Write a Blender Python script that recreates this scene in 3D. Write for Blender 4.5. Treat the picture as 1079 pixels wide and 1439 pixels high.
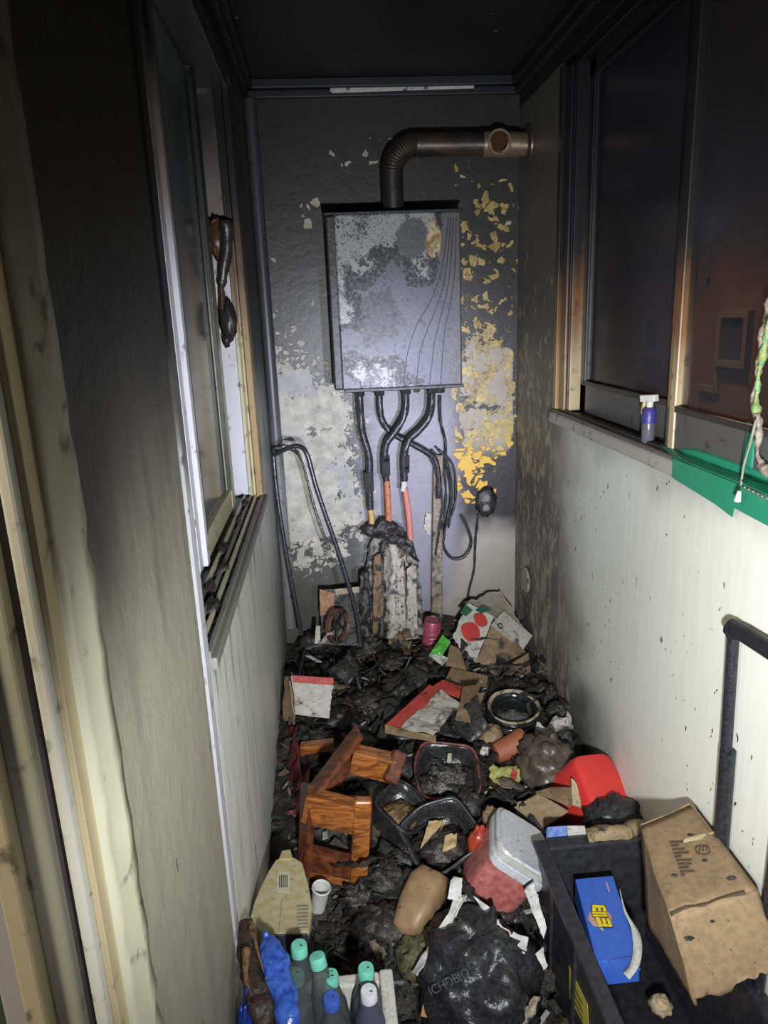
import bpy, bmesh, math, random
from mathutils import Vector, Matrix, noise
for o in list(bpy.data.objects): bpy.data.objects.remove(o, do_unlink=True)
S = bpy.context.scene
COL = S.collection
rnd = random.Random(7)

# ------------------------------------------------------------------ camera
# world: x right, y into the balcony, z up, metres; camera 1.5 m above the floor
F = 1014.0; CX, CY = 539.5, 719.5
AX_R = Vector((0.99580025, -0.05877988, 0.07019111))     # world x in camera axes (right, down, forward)
AX_D = Vector((-0.08306762, -0.25774696, 0.96263507))    # world y
AX_U = Vector((-0.03849202, -0.96442285, -0.26154719))   # world z
CAM = Vector((0, 0, 1.5))
cr = Vector((AX_R[0], AX_D[0], AX_U[0])); cd = Vector((AX_R[1], AX_D[1], AX_U[1])); cf = Vector((AX_R[2], AX_D[2], AX_U[2]))
cam = bpy.data.cameras.new('camera'); camo = bpy.data.objects.new('camera', cam); COL.objects.link(camo)
cam.sensor_fit = 'VERTICAL'; cam.sensor_height = 24.0; cam.lens = F / 1439.0 * 24.0; cam.clip_start = 0.02
camo.matrix_world = Matrix(((cr[0], -cd[0], -cf[0], CAM[0]), (cr[1], -cd[1], -cf[1], CAM[1]), (cr[2], -cd[2], -cf[2], CAM[2]), (0, 0, 0, 1)))
S.camera = camo
# ------------------------------------------------------------------ world, lights, exposure
wd = bpy.data.worlds.new('night'); S.world = wd; wd.use_nodes = True
wd.node_tree.nodes['Background'].inputs[0].default_value = (0.30, 0.36, 0.52, 1)
wd.node_tree.nodes['Background'].inputs[1].default_value = 0.06
def aim(o, p): o.rotation_euler = (Vector(p) - o.location).to_track_quat('-Z', 'Y').to_euler()
def spot(name, loc, target, power, color, angle, blend, size):
    l = bpy.data.lights.new(name, 'SPOT'); l.energy = power; l.color = color; l.spot_size = math.radians(angle); l.spot_blend = blend; l.shadow_soft_size = size
    o = bpy.data.objects.new(name, l); COL.objects.link(o); o.location = loc; aim(o, target); return o
def area(name, loc, target, power, color, sx, sy):
    l = bpy.data.lights.new(name, 'AREA'); l.shape = 'RECTANGLE'; l.size = sx; l.size_y = sy; l.energy = power; l.color = color
    o = bpy.data.objects.new(name, l); COL.objects.link(o); o.location = loc; aim(o, target); return o
spot('torch_cool', (0.43, 0.05, 1.13), (0.25, 2.75, 1.02), 235, (0.73, 0.76, 1.0), 33, 1.0, 0.025)
spot('torch_wide', (0.10, 0.02, 1.18), (0.46, 1.9, 0.84), 165, (0.96, 0.98, 1.0), 94, 1.0, 0.03)
rl = bpy.data.lights.new('room_lamp', 'POINT'); rl.energy = 75; rl.color = (1.0, 0.86, 0.62); rl.shadow_soft_size = 0.14
rlo = bpy.data.objects.new('room_lamp', rl); COL.objects.link(rlo); rlo.location = (-1.1, -0.35, 2.1)      # ceiling lamp of the room behind the sliding door
pl = bpy.data.lights.new('facade_fill', 'POINT'); pl.energy = 520; pl.color = (1.0, 0.72, 0.5); pl.shadow_soft_size = 0.2
plo = bpy.data.objects.new('facade_fill', pl); COL.objects.link(plo); plo.location = (1.7, 5.0, 4.2)  # unseen light added to brighten the building outside
S.view_settings.view_transform = 'Standard'; S.view_settings.look = 'None'; S.view_settings.gamma = 1.0
S.view_settings.use_curve_mapping = False; S.view_settings.exposure = 0.0

# ------------------------------------------------------------------ pixel measurements -> world points
def ray(px, py):
    k = Vector((px - CX, py - CY, F)); return Vector((AX_R.dot(k), AX_D.dot(k), AX_U.dot(k)))
def WX(px, py, x): r = ray(px, py); return CAM + r * (x / r[0])
def WY(px, py, y): r = ray(px, py); return CAM + r * (y / r[1])
def WZ(px, py, z): r = ray(px, py); return CAM + r * ((z - CAM[2]) / r[2])
def lerp(a, b, t): return a + (b - a) * t
HP = ((0.0, 0.0), (0.95, 0.02), (1.15, 0.05), (1.35, 0.10), (1.6, 0.16), (2.0, 0.21), (2.4, 0.25), (2.75, 0.30))
def heap(x, y):
    z = HP[-1][1]
    for (a, za), (b, zb) in zip(HP, HP[1:]):
        if y < b: z = lerp(za, zb, max(0, (y - a) / (b - a))); break
    if y > 2.3 and x < 0.35: z -= 0.05 * min(1, (y - 2.3) / 0.2) * min(1, (0.35 - x) / 0.2)
    return z
def G(px, py, dz=0.0):
    r = ray(px, py); t0, t1 = 0.0, 3.0 / F
    for i in range(40):
        m = (t0 + t1) / 2; p = CAM + r * m
        if p[2] > heap(p[0], p[1]) + dz and p[1] < 2.74: t0 = m
        else: t1 = m
    return CAM + r * t0
def trihedral(p, e1, e2, e3, sgn=1, scale=1.0):
    """three edge directions measured on the photograph -> three perpendicular world edges of a box at p"""
    d = (p - CAM).dot(cf); s = d / F * scale
    fw = (p - CAM).normalized(); rt = fw.cross(Vector((0, 0, 1))).normalized(); rt = (cr - fw * cr.dot(fw)).normalized(); dn = fw.cross(rt)
    q12 = -(e1[0]*e2[0] + e1[1]*e2[1]); q13 = -(e1[0]*e3[0] + e1[1]*e3[1]); q23 = -(e2[0]*e3[0] + e2[1]*e3[1])
    t1 = math.sqrt(abs(q12 * q13 / q23)) * sgn; t2 = q12 / t1; t3 = q13 / t1
    return [(rt * e[0] + dn * e[1] - fw * t) * s for e, t in ((e1, t1), (e2, t2), (e3, t3))]

# ------------------------------------------------------------------ node materials
class X:
    def __init__(s, m, k): s.m = m; s.k = k
    def _b(s, op, o, r=False): return s.m.math(op, o, s) if r else s.m.math(op, s, o)
    def __add__(s, o): return s._b('ADD', o)
    def __radd__(s, o): return s._b('ADD', o)
    def __sub__(s, o): return s._b('SUBTRACT', o)
    def __rsub__(s, o): return s._b('SUBTRACT', o, True)
    def __mul__(s, o): return s._b('MULTIPLY', o)
    def __rmul__(s, o): return s._b('MULTIPLY', o)
    def __truediv__(s, o): return s._b('DIVIDE', o)
    def __lt__(s, o): return s._b('LESS_THAN', o)
    def __gt__(s, o): return s._b('GREATER_THAN', o)
class Mat:
    def __init__(s, name):
        s.mat = bpy.data.materials.new(name); s.mat.use_nodes = True; s.t = s.mat.node_tree; s.n = s.t.nodes; s.bsdf = s.n['Principled BSDF']
    def put(s, inp, v):
        if isinstance(v, X): s.t.links.new(v.k, inp)
        elif isinstance(v, (tuple, list)): inp.default_value = (*v, 1) if len(inp.default_value) == 4 and len(v) == 3 else v
        else: inp.default_value = v
    def math(s, op, a, b=0.0, c=None):
        n = s.n.new('ShaderNodeMath'); n.operation = op; s.put(n.inputs[0], a); s.put(n.inputs[1], b)
        if c is not None: s.put(n.inputs[2], c)
        return X(s, n.outputs[0])
    def mx(s, a, b): return s.math('MAXIMUM', a, b)
    def mn(s, a, b): return s.math('MINIMUM', a, b)
    def vec(s, k='Object'):
        if k == 'World': n = s.n.new('ShaderNodeNewGeometry'); return X(s, n.outputs['Position'])
        n = s.n.new('ShaderNodeTexCoord'); return X(s, n.outputs[k])
    def xyz(s, v): n = s.n.new('ShaderNodeSeparateXYZ'); s.put(n.inputs[0], v); return [X(s, n.outputs[i]) for i in range(3)]
    def comb(s, x, y, z):
        n = s.n.new('ShaderNodeCombineXYZ')
        for i, q in enumerate((x, y, z)): s.put(n.inputs[i], q)
        return X(s, n.outputs[0])
    def vmul(s, v, k): n = s.n.new('ShaderNodeVectorMath'); n.operation = 'MULTIPLY'; s.put(n.inputs[0], v); n.inputs[1].default_value = k; return X(s, n.outputs[0])
    def vadd(s, v, k):
        n = s.n.new('ShaderNodeVectorMath'); n.operation = 'ADD'; s.put(n.inputs[0], v); s.put(n.inputs[1], k); return X(s, n.outputs[0])
    def noise(s, v, scale, detail=4, rough=0.55, dist=0.0, col=False):
        n = s.n.new('ShaderNodeTexNoise'); s.put(n.inputs['Vector'], v); n.inputs['Scale'].default_value = scale; n.inputs['Detail'].default_value = detail
        n.inputs['Roughness'].default_value = rough; n.inputs['Distortion'].default_value = dist
        return X(s, n.outputs['Color' if col else 'Fac'])
    def voro(s, v, scale, feat='F1'):
        n = s.n.new('ShaderNodeTexVoronoi'); n.feature = feat; s.put(n.inputs['Vector'], v); n.inputs['Scale'].default_value = scale
        if feat == 'DISTANCE_TO_EDGE': return X(s, n.outputs['Distance'])
        return s.xyz(X(s, n.outputs['Color']))[0]
    def ss(s, v, a, b):
        n = s.n.new('ShaderNodeMapRange'); n.interpolation_type = 'SMOOTHSTEP'; s.put(n.inputs[0], v)
        lo, hi, r0, r1 = (a, b, 0, 1) if a < b else (b, a, 1, 0)
        n.inputs[1].default_value = lo; n.inputs[2].default_value = hi; n.inputs[3].default_value = r0; n.inputs[4].default_value = r1
        return X(s, n.outputs[0])
    def mix(s, f, a, b):
        n = s.n.new('ShaderNodeMix'); n.data_type = 'RGBA'; s.put(n.inputs[0], f); s.put(n.inputs[6], a); s.put(n.inputs[7], b); return X(s, n.outputs[2])
    def chips(s, v, scale, dens, edge=0.05, wob=0.06, ws=9):
        d = s.vadd(v, s.vmul(s.vadd(s.noise(v, ws, 3, col=True), (-.5, -.5, -.5)), (wob, wob, wob)))
        return (s.voro(d, scale) < dens) * s.ss(s.voro(d, scale, 'DISTANCE_TO_EDGE'), edge * .6, edge)
    def out(s, col, rough=0.6, metal=0.0, bump=None, bstr=0.4, bdist=0.004, **kw):
        s.put(s.bsdf.inputs['Base Color'], col); s.put(s.bsdf.inputs['Roughness'], rough); s.put(s.bsdf.inputs['Metallic'], metal)
        for k, v in kw.items(): s.put(s.bsdf.inputs[k.replace('_', ' ')], v)
        if bump is not None:
            n = s.n.new('ShaderNodeBump'); n.inputs['Strength'].default_value = bstr; n.inputs['Distance'].default_value = bdist; s.put(n.inputs['Height'], bump)
            s.t.links.new(n.outputs[0], s.bsdf.inputs['Normal'])
        return s.mat
SOOT = (0.012, 0.012, 0.014)
MC = {}
def gm(name, col, rough=0.55, metal=0.0, soot=0.3, sscale=14.0, bump=0.25, col2=None, specks=True, **kw):
    """a plain coloured material with soot patches and dirt specks of its own"""
    if name in MC: return MC[name]
    m = Mat(name); v = m.vec('Object'); n = m.noise(v, sscale, 6, .6); n2 = m.noise(v, sscale * 4, 4)
    c = m.mix(m.ss(n2, .35, .65), col, col2 if col2 else tuple(q * .82 for q in col))
    f = m.ss(n, .72 - soot * .45, .86 - soot * .45)
    if specks: f = m.mx(f, m.ss(m.noise(v, sscale * 6, 2), .68, .72) * min(1, .4 + soot))
    c = m.mix(f * 0.92, c, SOOT)
    MC[name] = m.out(c, rough, metal, n + n2 * .5, bump, .004, **kw); return MC[name]

# ------------------------------------------------------------------ geometry
def add(*gs):
    V, Q = [], []
    for v, f in gs: k = len(V); V += v; Q += [tuple(i + k for i in q) for q in f]
    return V, Q
def obox(o, a, b, c):
    o, a, b, c = Vector(o), Vector(a), Vector(b), Vector(c)
    v = [o, o+a, o+a+b, o+b, o+c, o+a+c, o+a+b+c, o+b+c]
    f = [(0, 3, 2, 1), (4, 5, 6, 7), (0, 1, 5, 4), (1, 2, 6, 5), (2, 3, 7, 6), (3, 0, 4, 7)]
    if a.cross(b).dot(c) < 0: f = [tuple(reversed(q)) for q in f]
    return v, f
def bx(x0, x1, y0, y1, z0, z1): return obox((x0, y0, z0), (x1-x0, 0, 0), (0, y1-y0, 0), (0, 0, z1-z0))
def beam(p, q, w, h, up=Vector((0, 0, 1))):
    p, q = Vector(p), Vector(q); d = q - p; s = d.cross(up).normalized() * w; u = s.cross(d).normalized() * h
    return obox(p - s/2 - u/2, d, s, u)
def smoothpts(pts, k=6):
    P = [Vector(p) for p in pts]; out = []
    for i in range(len(P) - 1):
        a = P[max(0, i-1)]; b = P[i]; c = P[i+1]; d = P[min(len(P)-1, i+2)]
        for j in range(k):
            t = j / k
            out.append(0.5 * ((2*b) + (c-a)*t + (2*a-5*b+4*c-d)*t*t + (3*b-a-3*c+d)*t**3))
    out.append(P[-1]); return out
def tube(pts, r, seg=10, k=6, rough=0.0, seed=0, flat=1.0, rib=None):
    P = smoothpts(pts, k) if k else [Vector(p) for p in pts]; n = len(P); V, Q = [], []
    up = Vector((0, 0, 1)); d0 = (P[1] - P[0]).normalized()
    if abs(d0.dot(up)) > .9: up = Vector((0, 1, 0))
    s = d0.cross(up).normalized()
    for i, p in enumerate(P):
        d = (P[min(i+1, n-1)] - P[max(i-1, 0)]).normalized(); s = (s - d * s.dot(d)).normalized(); u = d.cross(s)
        rr = r(i / (n-1)) if callable(r) else r
        if rib: rr *= 1 + rib * (i % 2)
        for j in range(seg):
            a = 2 * math.pi * j / seg; o = s * math.cos(a) + u * math.sin(a) * flat
            q = p + o * rr
            if rough: q += o * rough * (noise.noise(q * 40 + Vector((seed, 0, 0))) + .5 * noise.noise(q * 110))
            V.append(q)
    for i in range(n-1):
        for j in range(seg): k2 = (j+1) % seg; Q.append((i*seg+j, i*seg+k2, (i+1)*seg+k2, (i+1)*seg+j))
    Q.append(tuple(reversed(range(seg)))); Q.append(tuple(range((n-1)*seg, n*seg)))
    return V, Q
def frame_of(n):
    n = Vector(n).normalized(); a = n.cross(Vector((0, 0, 1)))
    if a.length < .05: a = Vector((1, 0, 0))
    a.normalize(); return a, n.cross(a), n
def lathe(prof, o, n, seg=28, power=2.0, wob=0.0, seed=0, u=None, cap=True):
    """profile (radius, height) turned about n through o; power > 2 makes a rounded square"""
    a, b, n = frame_of(n); o = Vector(o)
    if u is not None: a = (Vector(u) - n * Vector(u).dot(n)).normalized(); b = n.cross(a)
    V, Q = [], []
    for (r, h) in prof:
        for j in range(seg):
            t = 2 * math.pi * j / seg; c, s = math.cos(t), math.sin(t)
            k = (abs(c)**power + abs(s)**power) ** (-1/power)
            p = o + (a*c + b*s) * r * k + n * h
            if wob: p += Vector((noise.noise(p*14 + Vector((seed, 0, 0))), noise.noise(p*14 + Vector((0, seed, 3))), noise.noise(p*14 + Vector((5, 0, seed))))) * wob
            V.append(p)
    for i in range(len(prof)-1):
        for j in range(seg): k2 = (j+1) % seg; Q.append((i*seg+j, i*seg+k2, (i+1)*seg+k2, (i+1)*seg+j))
    if cap: Q.append(tuple(reversed(range(seg)))); Q.append(tuple(range((len(prof)-1)*seg, len(prof)*seg)))
    return V, Q
def panel(p0, p1, p2, p3, t=0.004, n=8, m=8, crumple=0.0, fq=14, seed=0, torn='', tear=0.012, corr=0.0):
    """a sheet with thickness t between four corners, crumpled, with torn edges (b: p0-p1, r: p1-p2, t: p2-p3, l: p3-p0)"""
    p0, p1, p2, p3 = map(Vector, (p0, p1, p2, p3)); nr = (p1-p0).cross(p3-p0).normalized(); G_ = []
    sd = Vector((seed * 3.1, seed * 1.7, seed))
    if torn: n, m = max(n, 14), max(m, 14)
    for i in range(m+1):
        for j in range(n+1):
            u, v = j/n, i/m; p = lerp(lerp(p0, p1, u), lerp(p3, p2, u), v)
            q = p + nr * crumple * (noise.noise(p*fq + sd) + .5*noise.noise(p*fq*2.3 + sd)) if crumple else p.copy()
            if corr: q += nr * corr * (j % 2)
            e = 0.6 + noise.noise(p*90 + sd) + .8*noise.noise(p*35 - sd)
            if 'b' in torn and i == 0: q += (p3-p0).normalized() * tear * max(0, e)
            if 't' in torn and i == m: q -= (p3-p0).normalized() * tear * max(0, e)
            if 'l' in torn and j == 0: q += (p1-p0).normalized() * tear * max(0, e)
            if 'r' in torn and j == n: q -= (p1-p0).normalized() * tear * max(0, e)
            G_.append(q)
    N = len(G_); V = G_ + [q - nr*t for q in G_]; Q = []; w = n+1
    for i in range(m):
        for j in range(n):
            a = i*w+j; Q.append((a, a+1, a+w+1, a+w)); Q.append((N+a, N+a+w, N+a+w+1, N+a+1))
    for j in range(n): Q.append((j, N+j, N+j+1, j+1)); b = m*w+j; Q.append((b, b+1, N+b+1, N+b))
    for i in range(m): a = i*w; Q.append((a, a+w, N+a+w, N+a)); b = a+n; Q.append((b, N+b, N+b+w, b+w))
    return V, Q
def blob(c, r, rough=0.25, fq=6.0, seed=0, nu=20, nv=12, ridge=False, flat=None):
    c = Vector(c); r = Vector(r) if hasattr(r, '__len__') else Vector((r, r, r)); V, Q = [], []
    sd = Vector((seed*2.3, seed*.7, -seed))
    def d(x):
        p = x * fq / 6 * 3 + sd
        e = noise.noise(p) + .5*noise.noise(p*2.1) + .25*noise.noise(p*4.3)
        return 1 + rough * ((1 - 2*abs(e)) if ridge else e)
    V.append(c + Vector((0, 0, r[2] * d(Vector((0, 0, 1))))))
    for i in range(1, nv):
        th = math.pi * i / nv
        for j in range(nu):
            ph = 2*math.pi*j/nu; x = Vector((math.sin(th)*math.cos(ph), math.sin(th)*math.sin(ph), math.cos(th))); k = d(x)
            V.append(c + Vector((x[0]*r[0]*k, x[1]*r[1]*k, x[2]*r[2]*k)))
    V.append(c - Vector((0, 0, r[2] * d(Vector((0, 0, -1))))))
    for j in range(nu): Q.append((0, 1+j, 1+(j+1) % nu))
    for i in range(nv-2):
        for j in range(nu): a = 1+i*nu; k = (j+1) % nu; Q.append((a+j, a+nu+j, a+nu+k, a+k))
    e = len(V)-1; a = 1+(nv-2)*nu
    for j in range(nu): Q.append((e, a+(j+1) % nu, a+j))
    if flat is not None: V = [Vector((p[0], p[1], max(p[2], flat))) for p in V]
    return V, Q

THINGS = []
class Node:
    pass
def mesh(name, geo, mat, loc, smooth, bevel, sub):
    me = bpy.data.meshes.new(name); me.from_pydata([tuple(Vector(p) - loc) for p in geo[0]], [], geo[1]); me.update()
    if mat: me.materials.append(mat)
    o = bpy.data.objects.new(name, me); COL.objects.link(o)
    if smooth:
        for p in me.polygons: p.use_smooth = True
        if smooth != 2: me.set_sharp_from_angle(angle=math.radians(38))
    if bevel: b = o.modifiers.new('bevel', 'BEVEL'); b.width = bevel; b.segments = 2; b.limit_method = 'ANGLE'
    if sub: b = o.modifiers.new('subdivision', 'SUBSURF'); b.levels = sub; b.render_levels = sub
    return o
def base_of(vs):
    xs = [p[0] for p in vs]; ys = [p[1] for p in vs]; return Vector(((min(xs)+max(xs))/2, (min(ys)+max(ys))/2, min(p[2] for p in vs)))
def solo(name, geo, mat, label=None, cat=None, group=None, kind=None, smooth=False, bevel=0, sub=0):
    b = base_of(geo[0]); o = mesh(name, geo, mat, b, smooth, bevel, sub); o.location = b
    if label: o['label'] = label
    if cat: o['category'] = cat
    if group: o['group'] = group
    if kind: o['kind'] = kind
    return o
class Thing:
    """an Empty at the thing's base and its parts; parts are given in world coordinates"""
    def __init__(s, name, label=None, cat=None, group=None, kind=None):
        s.a = (name, label, cat, group, kind); s.parts = []
    def part(s, name, geo, mat, parent=None, label=None, smooth=False, bevel=0, sub=0, kind=None):
        d = dict(name=name, geo=geo, mat=mat, parent=parent, label=label, smooth=smooth, bevel=bevel, sub=sub, kind=kind); s.parts.append(d); return d
    def done(s):
        name, label, cat, group, kind = s.a; vs = [v for d in s.parts for v in d['geo'][0]]; b = base_of(vs)
        r = bpy.data.objects.new(name, None); COL.objects.link(r); r.location = b; r.empty_display_size = .05
        if label: r['label'] = label
        if cat: r['category'] = cat
        if group: r['group'] = group
        if kind: r['kind'] = kind
        for d in s.parts:
            o = mesh(d['name'], d['geo'], d['mat'], b, d['smooth'], d['bevel'], d['sub']); d['o'] = o
            o.parent = d['parent']['o'] if d['parent'] else r
            if d['label']: o['label'] = d['label']
            if d['kind']: o['kind'] = d['kind']
        return r
def letters(word, o, a, b, n, t=0.0006):
    """raised letters: o = lower left corner, a = direction and width of the word, b = height, n = outward normal"""
    cu = bpy.data.curves.new('t', 'FONT'); cu.body = word; cu.extrude = 0; ob = bpy.data.objects.new('t', cu)
    me = bpy.data.meshes.new_from_object(ob); xs = [v.co.x for v in me.vertices]; ys = [v.co.y for v in me.vertices]
    x0, x1, y0, y1 = min(xs), max(xs), min(ys), max(ys); o, a, b, n = Vector(o), Vector(a), Vector(b), Vector(n).normalized()
    V = [o + a*((v.co.x-x0)/(x1-x0)) + b*((v.co.y-y0)/(y1-y0)) + n*t for v in me.vertices]; Q = [tuple(p.vertices) for p in me.polygons]
    bpy.data.objects.remove(ob); bpy.data.curves.remove(cu); bpy.data.meshes.remove(me); return V, Q
# ================================================================== the room
XL, XR, YB, ZC, YN = -0.22, 0.73, 2.75, 2.28, -1.0
def wall_back_mat():
    m = Mat('sooty_back_wall'); v = m.vec('World'); x, y, z = m.xyz(v)
    n1 = m.noise(v, 3.0, 6); n2 = m.noise(v, 16, 6, .65); n3 = m.noise(v, 60, 3)
    zz = z + (n1 - .5) * .35; xx = x + (n2 - .5) * .10
    c = m.mix(n2, (.018, .016, .016), (.042, .037, .038))
    c = m.mix(m.ss(zz, 1.40, 1.02) * m.ss(xx, .55, .45) * m.ss(xx + (1.2 - z) * .12, .10, .24), c, m.mix(n2, (.20, .195, .235), (.36, .35, .40)))
    c = m.mix(m.ss(zz, .72, .50) * m.ss(xx, .14, .04), c, m.mix(n2, (.05, .05, .045), (.13, .13, .11)))
    c = m.mix(m.ss(zz, .74, .60) * m.ss(xx + (.74 - z) * .28, .50, .60), c, m.mix(n2, (.33, .31, .26), (.45, .42, .36)))
    # pale flakes left of the boiler
    dw = m.ss(x + (n1 - .5) * .5 + (z - 1.0) * .10, .22, -.04) * m.ss(z + (n1-.5)*.4 + x * .5, 1.60, 1.10) * m.ss(z + (n1-.5)*.4, .42, .74)
    fw = m.ss(dw * .98 + (m.noise(v, 15, 10, .74) - .5) * 3.4, .58, .62)
    isl = m.chips(v, 48, m.ss(dw, .0, .6) * .62, .14, .05, 20)
    fw = m.mx(fw, isl); pale = m.mix(m.ss(n2, .3, .7), (.29, .28, .235), (.54, .52, .43)); pale = m.mix(m.ss(m.noise(v, 7, 5), .52, .66) * .6, pale, (.30, .30, .33)); pale = m.mix(m.ss(m.noise(v, 48, 5, .7), .60, .66) * .75, pale, (.10, .095, .085))
    spk = m.chips(v, 34, m.ss(m.noise(v, 4.0, 3), .50, .70) * .34 * m.ss(z, 1.2, 1.5), .16)
    c = m.mix(m.mx(fw, spk), c, pale)
    # yellow and tan flakes right of the boiler
    dy = m.ss(x, .44, .56) * m.ss(z, .76, .86) * m.ss(z, 2.06, 1.86) * m.ss(x, .735, .70) * (1.0 - m.ss(z, 1.02, .90) * m.ss(x + (n1 - .5) * .2, .57, .65) * .85)
    low = m.ss(z + (n1-.5)*.3, 1.50, 1.28)
    big = m.chips(v, 13, dy * (.22 + .30 * low), .05, .16, 8); sm = m.chips(v, 30, dy * (.38 + .20 * low), .12, .09, 16)
    hole = m.ss(m.noise(v, 24, 8, .7), .40, .46); big = big * hole
    sm = sm * m.ss(m.noise(v, 40, 6, .7), .36, .42); fy = m.mx(big, sm); tan = m.ss(dy * low * 1.0 + (m.noise(v, 11, 9, .72) - .5) * 3.0, .60, .64) * m.ss(z, .92, 1.02)
    yc = m.mix(m.ss(z + (n2-.5)*.5, 1.05, .95), m.mix(m.ss(n2, .3, .7), (.26, .19, .06), (.60, .47, .18)), (.72, .45, .06))
    c = m.mix(tan, c, m.mix(n2, (.27, .235, .17), (.45, .39, .29))); c = m.mix(fy, c, yc)
    h = fw * .6 + fy * .8 + tan * .4 + spk * .5 + n2 * .5 + n3 * .15
    return m.out(c, m.mix(fw, (.42, .42, .42), (.6, .6, .6)), 0, h, .55, .006)
def wall_right_mat():
    m = Mat('cream_wall_paint'); v = m.vec('World'); x, y, z = m.xyz(v)
    n1 = m.noise(v, 3.0, 5); n2 = m.noise(v, 14, 6, .65); st = m.noise(m.vmul(v, (30, 30, 3.0)), 1.0, 4)
    yy = y + (n1 - .5) * .5 + (n2 - .5) * .10
    c = m.mix(n2, (.70, .72, .65), (.77, .785, .72)); c = m.mix(m.ss(st, .52, .72) * .10, c, (.50, .52, .46))
    s1 = m.ss(yy + (1.0 - z) * .12, 1.85, 2.35); s2 = m.ss(z + (n1-.5)*.25, 1.06, 1.26); low = m.ss(z + (n1 - .5) * .3, .55, .30) * m.ss(yy, 1.55, 1.95)
    dirt = m.mx(m.mx(s1, s2), low)
    c = m.mix(dirt * .93, c, m.mix(n2, (.03, .029, .028), (.11, .105, .09)))
    fl = m.chips(m.vmul(v, (1, 1.6, .8)), 30, m.ss(yy, 2.05, 2.30) * m.ss(z, 1.75, 1.1) * .34, .12, .08)
    fl2 = m.ss(m.noise(m.vmul(v, (1, 2.2, .8)), 9, 8, .7) + m.ss(z, 1.0, .2) * .06, .56, .59) * m.ss(yy, 2.0, 2.2) * m.ss(z, 1.5, 1.0)
    c = m.mix(m.mx(fl * .9, fl2 * .7), c, m.mix(n2, (.20, .18, .12), (.50, .46, .34)))
    spk = m.ss(m.noise(m.vmul(v, (1, 1, .6)), 60, 2), .69, .715) * m.ss(m.noise(v, 5, 2), .46, .56)
    c = m.mix(spk, c, (.02, .02, .02))
    return m.out(c, .5, 0, m.ss(st, .3, .8) * .5 + fl * .8 + fl2 + n2 * .5, .22, .003)
def wall_left_mat(pale=0.0):
    m = Mat('olive_wall_paint' if not pale else 'pale_wall_paint'); v = m.vec('World'); x, y, z = m.xyz(v)
    n1 = m.noise(v, 3.2, 5); n2 = m.noise(v, 22, 6, .65); st = m.noise(m.vmul(v, (24, 24, 2.4)), 1.0, 5, .6); zz = z + (n1 - .5) * .35 + (st - .5) * .2
    if pale: c = m.mix(n2, (.60, .62, .57), (.72, .73, .69))
    else: c = m.mix(n2, (.25, .245, .185), (.33, .32, .245))
    c = m.mix(m.ss(st, .52, .70) * .55, c, (.20, .20, .16))
    c = m.mix(m.ss(zz, 1.02, 1.46) * (.985), c, m.mix(n1, (.008, .008, .009), (.022, .020, .019)))
    if pale:
        c = m.mix(m.ss(y + (n2-.5)*.3, 2.25, 2.7) * .8, c, (.10, .10, .095)); c = m.mix(m.ss(z + (st - .5) * .5, .84, .95) * m.ss(m.noise(m.vmul(v, (50, 50, 4)), 1, 4), .50, .60) * .8, c, (.03, .03, .03))
    spk = m.ss(m.noise(m.vmul(v, (1, 1, .35)), 46, 2), .69, .72) * m.ss(m.noise(v, 6, 2), .50, .60)
    crk = m.ss(m.noise(m.vmul(v, (40, 40, 1.6)), 1.0, 2), .505, .50) * m.ss(m.noise(m.vmul(v, (40, 40, 1.6)), 1.0, 2), .49, .495) * m.ss(m.noise(v, 2.5, 1), .5, .6)
    c = m.mix(spk, c, (.02, .02, .018))
    return m.out(c, .5, 0, n2 + st * .6, .5, .005)
def black_mat():
    m = Mat('soot_black'); v = m.vec('World'); n = m.noise(v, 4, 6, .6); n2 = m.noise(v, 40, 4)
    c = m.mix(n, (.008, .008, .010), (.028, .028, .032)); c = m.mix(m.ss(m.noise(v, 30, 2), .74, .77), c, (.3, .29, .26))
    return m.out(c, .5, 0, n + n2 * .4, .4, .004)
def frame_mat(name, low, hi=(.014, .014, .016), z0=1.35, z1=1.75, rough=.4, mid=(.20, .095, .035)):
    """window and door profiles: own colour low down, scorched brown, then black with soot towards the ceiling"""
    m = Mat(name); v = m.vec('World'); x, y, z = m.xyz(v); n1 = m.noise(v, 5, 5); st = m.noise(m.vmul(v, (60, 60, 2)), 1, 3); zz = z + (n1 - .5) * .25 + (st - .5) * .15
    c = m.mix(m.ss(zz, z0, (z0+z1)/2), low, mid); c = m.mix(m.ss(zz, (z0+z1)/2, z1), c, hi)
    c = m.mix(m.ss(m.noise(v, 30, 5), .58, .72) * .7, c, (.02, .018, .016))
    return m.out(c, rough, 0, n1 + st * .5, .25, .003)
BLACK = black_mat()
def floor_mat():
    m = Mat('wet_sooty_tiles'); v = m.vec('World'); n = m.noise(v, 6, 6)
    return m.out(m.mix(n, (.012, .012, .012), (.05, .048, .042)), m.mix(n, (.2, .2, .2), (.6, .6, .6)), 0, n, .4, .005)
solo('floor', bx(XL-.25, XR+.12, YN, YB+.1, -.08, 0), floor_mat(), 'sooty floor under the debris', kind='structure')
solo('ceiling', bx(XL-.3, XR+.3, YN, YB+.1, ZC, ZC+.08), BLACK, 'soot blackened ceiling', kind='structure')
wb = solo('wall_back', panel((XL-.3, YB, 0), (XR+.3, YB, 0), (XR+.3, YB, ZC), (XL-.3, YB, ZC), .1, 2, 2), wall_back_mat(), 'blackened back wall with flaking paint', kind='structure')
WRM = wall_right_mat(); WLO = wall_left_mat(); WLP = wall_left_mat(1.0)
t = Thing('wall_right', 'cream right wall scorched towards the far corner', kind='structure')
t.part('lower_wall', bx(XR, XR+.12, YN, YB, 0, 1.155), WRM)
t.part('far_pier', bx(XR, XR+.12, 2.285, YB, 1.155, 2.18), WRM)
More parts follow.
